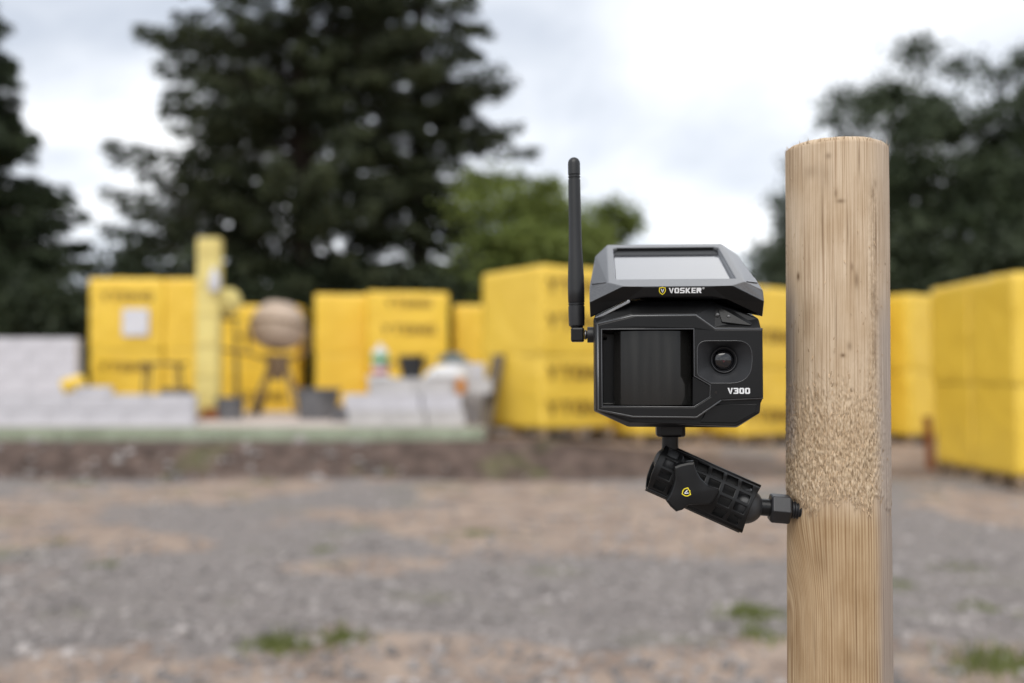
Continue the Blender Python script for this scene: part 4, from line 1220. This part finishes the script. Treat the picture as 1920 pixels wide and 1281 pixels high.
# sloping brow with its two indicator lights
BQ = [P3(22, 4.2, 31.8), P3(49, 4.2, 31.3), P3(49.2, 12, 38.0), P3(24, 13, 47.5)]
def brow(s_, t_, off=0.0):
    p = BQ[0].lerp(BQ[1], s_).lerp(BQ[3].lerp(BQ[2], s_), t_)
    return p + Vector((0, -0.7, 0.55)) * off * mm
q = B(); br = [(0.02, 0.90), (0.36, 0.92), (0.84, 0.42), (0.80, 0.22), (0.16, 0.25)]
q.prism(br, lambda x, z: brow(x, z, 0.55), lambda x, z: brow(x, z, -1.5))
q.build('light_panel', MT['plastic_smooth'], dev, bevel=0.0003)
for (s_, t_) in ((0.05, 0.52), (0.30, 0.54)):
    B().lathe([(0.05 * mm, -1.5 * mm), (0.8 * mm, -1.2 * mm), (1.25 * mm, -.4 * mm), (1.35 * mm, 3 * mm)], brow(s_, t_, 0.5), (0, 1, -.5), 18).build('indicator_light', MT['ledm'], dev, smooth=True)
# microphone hole
B().lathe([(0.9 * mm, -0.25 * mm), (0.55 * mm, -0.1 * mm), (0.5 * mm, 0.05 * mm), (0.02 * mm, 0.05 * mm)], P3(21.9, 0.0, -6.7), (0, 1, 0), 14).build('microphone_hole', MT['glass_dark'], dev)
# port cover lower right
q = B(); pc = [(17.5, -15.2), (24.5, -13.6), (46.4, -13.4), (46.2, -18.6), (34.2, -25.0), (13.0, -24.6)]
q.prism(pc, lambda x, z: P3(x, 3.5, z), lambda x, z: P3(x, 6, z)); q.build('port_cover', MT['plastic_smooth'], dev, bevel=0.0005)
# model lettering
s0 = loc(1364.2, 738.6, 0); s1 = loc(1406.2, 727.5, 0)
hl = (s1.z - s0.z)
q, xe = lettering('V300', 0, 0, hl, lambda x, y: (x, 0, y))
q, _ = lettering('V300', s0.x, s0.z, hl, lambda x, y: (x, -0.00018, y), (s1.x - s0.x) / xe)
q.build('model_lettering', MT['white_print'], dev)

# lid with the solar panel
zt = lambda d: 57.1 + 0.375 * (d - 2)
def lv(x, d, z): return P3(x, d, z)
lid = B()
for s_ in (1,):
    pass
def side(s):
    T = dict(
        bk=lv(40 * s, 108, zt(108)), mf=lv(41 * s, 10, zt(10)), fr=lv(32.6 * s, 2, zt(2)), no=lv(19.6 * s, 0.6, zt(2) - 0.2),
        obk=lv(48.6 * s, 91, zt(91) - 3.6), omf=lv(52.4 * s, 28, zt(28) - 6.2), ofr=lv(52.6 * s, 14, 55.0), olo=lv(52.6 * s, 10.5, 48.2),
        nb=lv(20.6 * s, 2.2, 50.6), bb=lv(29.6 * s, 6, 48.6), bo=lv(52.2 * s, 14.5, 38.9), bbk=lv(48.5 * s, 100, zt(100) - 24))
    return T
Lf, Rt = side(-1), side(1)
names = list(Lf)
vs = [Lf[n] for n in names] + [Rt[n] for n in names]
ix = {('L', n): i for i, n in enumerate(names)}; ix.update({('R', n): i + len(names) for i, n in enumerate(names)})
fs = []
for sd in 'LR':
    I = lambda *n: tuple(ix[(sd, m)] for m in n)
    fs += [I('bk', 'obk', 'omf', 'ofr', 'mf'), I('mf', 'ofr', 'olo', 'fr'), I('fr', 'olo', 'bo', 'bb', 'nb', 'no'), I('obk', 'bbk', 'bo', 'olo', 'ofr', 'omf')]
LI = lambda n: ix[('L', n)]; RI = lambda n: ix[('R', n)]
fs += [(LI('no'), LI('nb'), RI('nb'), RI('no')), (LI('bk'), RI('bk'), RI('obk'), LI('obk')), (LI('obk'), RI('obk'), RI('bbk'), LI('bbk')),
       (LI('bo'), LI('bbk'), RI('bbk'), RI('bo'), RI('bb'), RI('nb'), LI('nb'), LI('bb'))]
lid.add(vs, fs)
outer = [(-40, 108), (40, 108), (41, 10), (32.6, 2), (19.6, 0.6), (-19.6, 0.6), (-32.6, 2), (-41, 10)]
inner = [(-36.3, 95.5), (-33.5, 98.5), (33.5, 98.5), (36.3, 95.5), (36.6, 18), (-36.6, 18)]
ztt = lambda d: zt(d) if d > 1 else zt(2) - 0.2
lid.flat(outer, lambda x, d: P3(x, d, ztt(d)), [inner])
nz_, nd_ = math.cos(math.atan(.375)), -math.sin(math.atan(.375))
dep = 4.6
lid.loft([[P3(x, d, zt(d)) for x, d in inner], [P3(x * 0.985, d - dep * nd_ * 1.0, zt(d) - dep * nz_) for x, d in inner]], False, True)
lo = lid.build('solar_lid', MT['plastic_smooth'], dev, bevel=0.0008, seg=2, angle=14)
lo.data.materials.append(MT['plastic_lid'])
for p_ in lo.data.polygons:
    if p_.normal.z > 0.2 or abs(p_.normal.x) > 0.75: p_.material_index = 1  # upward and side faces: grained, with paler base painted in for sky sheen
sp = [(-35.6, 94.5), (-33, 97.3), (33, 97.3), (35.6, 94.5), (35.8, 18.8), (-35.8, 18.8)]
q = B(); off = 3.6
q.loft([[P3(x, d - off * nd_, zt(d) - off * nz_) for x, d in sp], [P3(x, d - (off + .8) * nd_, zt(d) - (off + .8) * nz_) for x, d in sp]])
q.build('solar_panel', MT['panel'], lo)
# side notches of the lid
for s_ in (-1, 1):
    q = B()
    a0 = (Lf if s_ < 0 else Rt)
    p0 = a0['omf'].lerp(a0['mf'], 0.12); p1 = a0['mf'].lerp(a0['omf'], 0.12)
    nrm_ = Vector((s_ * 0.5, -0.3, 0.75)).normalized()
    q.add([p0 + nrm_ * .0006, p1 + nrm_ * .0005, p1 + Vector((0, .0015, .0006)) + nrm_ * .0005, p0 + Vector((0, .012, .0045)) + nrm_ * .0005, p0 - nrm_ * .001, p1 - nrm_ * .001],
          [(0, 1, 2, 3), (0, 4, 5, 1)])
    q.build('side_step', MT['plastic_lid'], lo)
# brackets: light strip under the lid's left corner, dark one right
ql = loc(1118.5, 596.0, 13.5); qr = loc(1180, 564.5, 7.5)
q = B(); q.box((0, 0, 0), ((qr - ql).length, 0.004, 0.0018)); 
o = q.build('hinge_strip', MT['metal'], lo, bevel=.0003); o.location = (ql + qr) / 2 + Vector((0, 0, -0.0006)); o.rotation_euler = (qr - ql).to_track_quat('X', 'Z').to_euler()
B().lathe([(0.1 * mm, -0.5 * mm), (1.0 * mm, -0.4 * mm), (1.2 * mm, 0), (1.2 * mm, 2 * mm)], qr + Vector((-.0006, -.001, -.0004)), (0, 1, 0), 12).build('hinge_pin', MT['metal'], lo)
# logo panel and lettering
def lg_(x, z):
    zz_ = z / mm; d = 0.6 + (56.9 - zz_) / 6.3 * 1.6
    return Vector((x, (d - 0.22) * mm, z))
s0 = loc(1253.8, 550.0, 1.2); s1 = loc(1315.5, 539.6, 1.0); hl = s1.z - s0.z
q, xe = lettering('VOSKER', 0, 0, hl, lambda x, y: (x, 0, y))
q, xe2 = lettering('VOSKER', s0.x, s0.z, hl, lg_, (s1.x - s0.x) / xe)
q.build('brand_lettering', MT['white_print'], lo)
# registered mark
q = B(); rc = loc(1318.8, 540.6, 1.0)
oc = [(rc.x + 0.62 * mm * math.cos(a * math.pi / 8), rc.z + 0.62 * mm * math.sin(a * math.pi / 8)) for a in range(16)]
ic = [(rc.x + 0.45 * mm * math.cos(a * math.pi / 8), rc.z + 0.45 * mm * math.sin(a * math.pi / 8)) for a in range(16)]
q.flat(oc, lg_, [ic]); q.flat([(rc.x - .18 * mm, rc.z - .25 * mm), (rc.x + .2 * mm, rc.z - .25 * mm), (rc.x + .2 * mm, rc.z + .25 * mm), (rc.x - .18 * mm, rc.z + .25 * mm)], lg_)
q.build('registered_mark', MT['white_print'], lo)
SHO = [(-.80, .78), (-.2, .82), (0, 1.0), (.2, .82), (.80, .78), (.88, -.05), (.62, -.55), (0, -1.0), (-.62, -.55), (-.88, -.05)]


def shield(c, sx_, sz_, fn, parent):
    q1 = B(); q1.flat([(c[0] + x * sx_, c[1] + z * sz_) for x, z in SHO], fn, [[(c[0] + x * sx_ * .76, c[1] + z * sz_ * .76) for x, z in SHO]])
    q1.build('brand_shield', MT['yellow_print'], parent)
    q2 = B(); vv = [[(-.42, .42), (-.16, .42), (.0, -.12), (-.04, -.42)], [(.18, .42), (.42, .42), (.16, -.42), (0.02, -.42), (.06, -.12)]]
    for st in vv: q2.flat([(c[0] + x * sx_, c[1] + z * sz_) for x, z in st], fn)
    q2.build('shield_letter', MT['white_print'], parent)


sc_ = loc(1241.9, 545.4, 1.1)
shield((sc_.x, sc_.z), 2.35 * mm, 2.5 * mm, lg_, lo)

# antenna
an0 = loc(1081.5, 616, 34); an1 = loc(1076.0, 294.5, 36)
axn = (an1 - an0).normalized(); LA = (an1 - an0).length
k_ = 0.3176 * 1.06 * mm
rA_, rB_ = 11.6 * k_, 15.4 * k_
vv_ = lambda v: LA * (616 - v) / (616 - 294.5)
prof = [(7.0 * k_, 0), (11.5 * k_, vv_(614)), (12.5 * k_, vv_(611.5)), (14.6 * k_, vv_(611)), (15.2 * k_, vv_(600)), (15.4 * k_, vv_(582)), (15.4 * k_, vv_(575)), (14.2 * k_, vv_(574)), (14.2 * k_, vv_(572.6)), (15.5 * k_, vv_(571.8)), (15.5 * k_, vv_(570)), (14.2 * k_, vv_(569)), (15.5 * k_, vv_(567.5)),
        (15.6 * k_, vv_(545)), (15.2 * k_, vv_(520)), (14.0 * k_, vv_(492)), (12.6 * k_, vv_(465)), (12.2 * k_, vv_(440)), (11.4 * k_, vv_(337)), (10.3 * k_, vv_(336)), (10.3 * k_, vv_(334.5)), (11.5 * k_, vv_(333.6)), (11.5 * k_, vv_(331)), (10.3 * k_, vv_(330)), (10.3 * k_, vv_(329)), (11.6 * k_, vv_(328)), (11.6 * k_, vv_(308))]
prof += [(11.6 * k_ * math.cos(a), vv_(307) + 12 * k_ * math.sin(a)) for a in [math.pi / 2 * i / 7 for i in range(1, 8)]]
ant = B().lathe(prof, an0, axn, 32).build('antenna', MT['rubber'], dev, auto=45)
e0 = loc(1083, 628, 34)
B().box((0, 0, 0), (25 * k_, 9 * mm, 27 * k_)).build('elbow', MT['plastic_smooth'], ant, bevel=0.0012, loc=e0)
c0 = loc(1096, 628, 34)
B().lathe([(2.2 * mm, 0), (2.4 * mm, 1.6 * mm), (4.9 * mm, 1.8 * mm), (5.0 * mm, 2.2 * mm), (5.0 * mm, 8.5 * mm), (4.2 * mm, 9 * mm), (4.0 * mm, 14 * mm), (0, 14 * mm)], c0, (1, 0, 0), 24).build('connector', MT['rubber'], ant, auto=40)
B().lathe([(2.6 * mm, -0.1 * mm), (3.1 * mm, 0.1 * mm), (3.1 * mm, 1.2 * mm), (2.6 * mm, 1.3 * mm)], c0, (1, 0, 0), 16).build('contact_ring', MT['metal'], ant, smooth=True)

# ------------------------------------------------------------------ mounting arm
DM = 38
km = 0.3176 * (1 + DM / 593.0) * mm
arm = empty('mounting_arm', O3, YAW)
tag(arm, 'black ball-jointed mounting arm with three-lobed knob, screwed into the post', 'mounting arm')
z4 = lambda x, y, d=DM: loc(1190 + x / 5.5697, 780 + y / 5.5697, d)
# collar and neck under the camera
pc0 = z4(372, 125); pcb = z4(365, 215)
hC = pc0.z - pcb.z
q = B(); rc_ = 26.4 * km
def sqr(z, r, c=0.28): return [Vector((x * r, y * r, z)) for x, y in ((-1, -1 + c), (-1 + c, -1), (1 - c, -1), (1, -1 + c), (1, 1 - c), (1 - c, 1), (-1 + c, 1), (-1, 1 - c))]
zb = pcb.z; ztp = -27.3 * mm
q.loft([sqr(zb, rc_ * .88), sqr(zb + 1.2 * mm, rc_), sqr(ztp, rc_)])
q.build('collar', MT['plastic_smooth'], arm, bevel=.0005, loc=(pc0.x, DM * mm, 0))
ballL = z4(362, 488); ballR = z4(1150, 935)
q = B().lathe([(15.5 * km, 0), (15.5 * km, (zb - ballL.z) * .8), (15.5 * km, zb - ballL.z + .0005)], Vector((ballL.x + .0004, ballL.y, ballL.z)), (0.02, 0, 1), 24)
q.build('neck', MT['plastic_smooth'], arm, auto=40)
rb = 11.3 * mm
def ball(c, rb=rb): return B().lathe([(max(rb * math.sin(a), 1e-5), -rb * math.cos(a)) for a in [math.pi * i / 18 for i in range(19)]], c, (1, 0, 0), 28)
ball(ballL, 9.8 * mm).build('ball_joint', MT['ball'], arm, smooth=True)
ball(ballR).build('ball_joint', MT['ball'], arm, smooth=True)
# clamp shells
cc0 = z4(690, 742)
ax_a = Vector((0.9135, 0, -0.407)); ax_b = Vector((0.407, 0, 0.9135)); ax_c = Vector((0, -1, 0))
roll = math.radians(-9)
Mr = Matrix.Rotation(roll, 3, ax_a)
ax_b2 = Mr @ ax_b; ax_c2 = Mr @ ax_c
La, Wb = 181 * km, 88 * km
aw, ar = 7.1, 2.55
a_br = [0, 2.3]
for i in range(6):
    a_br += [a_br[-1] + aw, a_br[-1] + aw + (ar if i < 5 else 2.3)]
a_br = np.array(a_br) / a_br[-1] * La - La / 2
bw_, brr = 5.0, 2.2
b_br = [0, 1.6]
for i in range(4):
    b_br += [b_br[-1] + bw_, b_br[-1] + bw_ + (brr if i < 3 else 1.6)]
b_br = np.array(b_br) / b_br[-1] * Wb - Wb / 2


def shell(sign, name):
    def S_(a, b_, k):
        tb = b_ / (Wb / 2)
        c = 0.0022 + 0.0118 * math.sqrt(max(0.0, 1 - 0.93 * tb * tb)) - k * 0.0018
        bb = b_ * (1 - 0.0 * k)
        # ends cut square, slightly hollowed round the balls
        aa = a + (0.0026 * tb * tb if a > La / 2 - 1e-6 else (-0.0022 * (1 - tb * tb) if a < -La / 2 + 1e-6 else 0))
        return cc0 + ax_a * aa + ax_b2 * bb + ax_c2 * (sign * c)
    q = B(); na, nb_ = len(a_br) - 1, len(b_br) - 1
    def solid(i, j):
        if i < 0 or j < 0 or i >= na or j >= nb_: return False
        if i % 2 == 1 and j % 2 == 1:
            ci, rj = i // 2, j // 2      # column 0..5, row 0..3 from below
            if rj <= 1 and ci in (2, 3): return True
            return False
        return True
    sub = 2
    idx = {}
    def vid(i, j, k):
        # sub-vertices on the breakpoints only
        key = (i, j, k)
        if key not in idx:
            idx[key] = len(q.v); q.v.append(S_(a_br[i], b_br[j], k))
        return idx[key]
    for i in range(na):
        for j in range(nb_):
            if not solid(i, j): continue
            q.f.append((vid(i, j, 0), vid(i + 1, j, 0), vid(i + 1, j + 1, 0), vid(i, j + 1, 0)))
            q.f.append((vid(i, j, 1), vid(i, j + 1, 1), vid(i + 1, j + 1, 1), vid(i + 1, j, 1)))
            for (di, dj, e) in ((-1, 0, ((i, j), (i, j + 1))), (1, 0, ((i + 1, j + 1), (i + 1, j))), (0, -1, ((i + 1, j), (i, j))), (0, 1, ((i, j + 1), (i + 1, j + 1)))):
                if not solid(i + di, j + dj):
                    (p, r) = e
                    q.f.append((vid(*p, 0), vid(*r, 0), vid(*r, 1), vid(*p, 1)))
    o = q.build(name, MT['plastic'], arm, bevel=0.0005, seg=2, angle=40, auto=30)
    # outer lip along the long edges
    lip = B()
    for s_ in (-1, 1):
        lip.tube([S_(a_br[0], s_ * Wb / 2, .5), S_(0, s_ * Wb / 2, .5), S_(a_br[-1], s_ * Wb / 2, .5)], 0.0013, 8)
    lip.build('lip', MT['plastic_smooth'], o, smooth=True)
    return o


fsh = shell(1, 'front_shell'); shell(-1, 'rear_shell')
# dark filler added between the shells so the windows look shaded inside
q = B()
M3 = Matrix((ax_a, ax_c2, ax_b2)).transposed()
q.box(cc0, (La * 0.50, 0.010, Wb * 0.62), M3)
q.build('shade_block', MT['shade_liner'], arm, bevel=.001)
for sg_ in (1, -1):
    q = B(); rr0 = []
    for k in range(13):
        tb = -1 + 2 * k / 12
        c = 0.0010 + 0.0052 * math.sqrt(max(0.0, 1 - 0.95 * tb * tb))
        rr0.append((tb * Wb / 2 * .96, c * sg_))
    for a0_, a1_ in ((-La * .47, La * .46),):
        o_ = [[cc0 + ax_a * aa + ax_b2 * b_ + ax_c2 * c for b_, c in rr0] + [cc0 + ax_a * aa + ax_b2 * b_ + ax_c2 * (c * .8) for b_, c in rr0[::-1]] for aa in (a0_, a1_)]
        q.loft(o_)
    q.build('shade_liner', MT['shade_liner'], arm, auto=40)
# knob
kn = [(415, 522), (470, 500), (560, 478), (618, 474), (640, 560), (690, 650), (770, 728), (880, 762), (886, 800), (850, 870), (800, 925), (690, 928), (570, 930), (500, 985), (435, 1003), (375, 950), (330, 890), (370, 820), (405, 730), (425, 640)]
dk0, dk1 = 24.5, 15.5     # knob back and front, mm behind the plate
f0 = lambda x, y: loc(1190 + x / 5.5697, 780 + y / 5.5697, dk1)
cxk, cyk = 560, 800
q = B()
rk = []
for dd_, s_ in ((dk0 + 1.0, 0.97), (dk0, 1.0), (dk1 + 1.6, 1.0), (dk1 + 0.5, 0.965), (dk1, 0.90), (dk1 - .5, 0.45)):
    base_r = [f0(cxk + (x - cxk) * s_, cyk + (y - cyk) * s_) for x, y in kn]
    rk.append([Vector((p.x, dd_ * mm, p.z)) for p in base_r])
q.loft(rk)
knob = q.build('knob', MT['plastic'], arm, auto=18)
B().lathe([(6.5 * mm, 0), (6.5 * mm, 8 * mm)], Vector((f0(560, 800).x, (dk0 + .5) * mm, f0(560, 800).z)), (0, 1, 0), 20).build('knob_stem', MT['nut'], knob, auto=40)
ec = f0(536, 797)
rot_ = math.radians(-68)
def emf(x, z):
    c_, s_ = math.cos(rot_), math.sin(rot_)
    X_, Z_ = x * c_ - z * s_, x * s_ + z * c_
    return Vector((ec.x + X_, (dk1 - .75) * mm, ec.z + Z_))
shield((0, 0), 3.0 * mm, 2.9 * mm, emf, knob)
# faint raised lettering strip below the knob is too small to read; the stem, nut and screw follow
st0 = ballR; st1 = z4(1500, 948); 
# line runs from the ball to where the screw meets the post
send = z4(1712, 985); dirs = (send - ballR).normalized()
q = B().tube([ballR, ballR + dirs * (z4(1500, 955) - ballR).length], 16.0 * km, 20); q.build('stem', MT['plastic_smooth'], arm, auto=40)
n0 = z4(1428, 950); n1 = z4(1620, 975)
def hexr(c, r, ph=0.35):
    a = dirs.orthogonal().normalized(); b2 = dirs.cross(a)
    return [c + (a * math.cos(ph + i * math.pi / 3) + b2 * math.sin(ph + i * math.pi / 3)) * r for i in range(6)]
pn0 = ballR + dirs * (n0 - ballR).dot(dirs); pn1 = ballR + dirs * (n1 - ballR).dot(dirs)
q = B(); q.loft([hexr(pn0 - dirs * .0012, 25 * km), hexr(pn0, 28.5 * km), hexr(pn1 - dirs * .001, 28.5 * km), hexr(pn1, 26 * km)])
q.build('hex_nut', MT['nut'], arm, bevel=.0004)
q = B(); pr_ = []
ps = pn1 - dirs * .001; LL = (send - ps).length + 0.012
for i in range(12):
    pr_ += [(14 * km, i * 0.0016), (16.5 * km, i * 0.0016 + .0005), (16.5 * km, i * .0016 + .0009), (14 * km, i * .0016 + .0013)]
q.lathe(pr_, ps, dirs, 20); q.build('screw_thread', MT['nut'], arm, auto=50)
W3 = lambda p: O3 + XL * p.x + YL * p.y + Vector((0, 0, p.z))
pe = W3(send)
print('screw end to post axis', math.hypot(pe.x - PX, pe.y - PY), 'radius', PR, 'post', PX, PY, ZT)
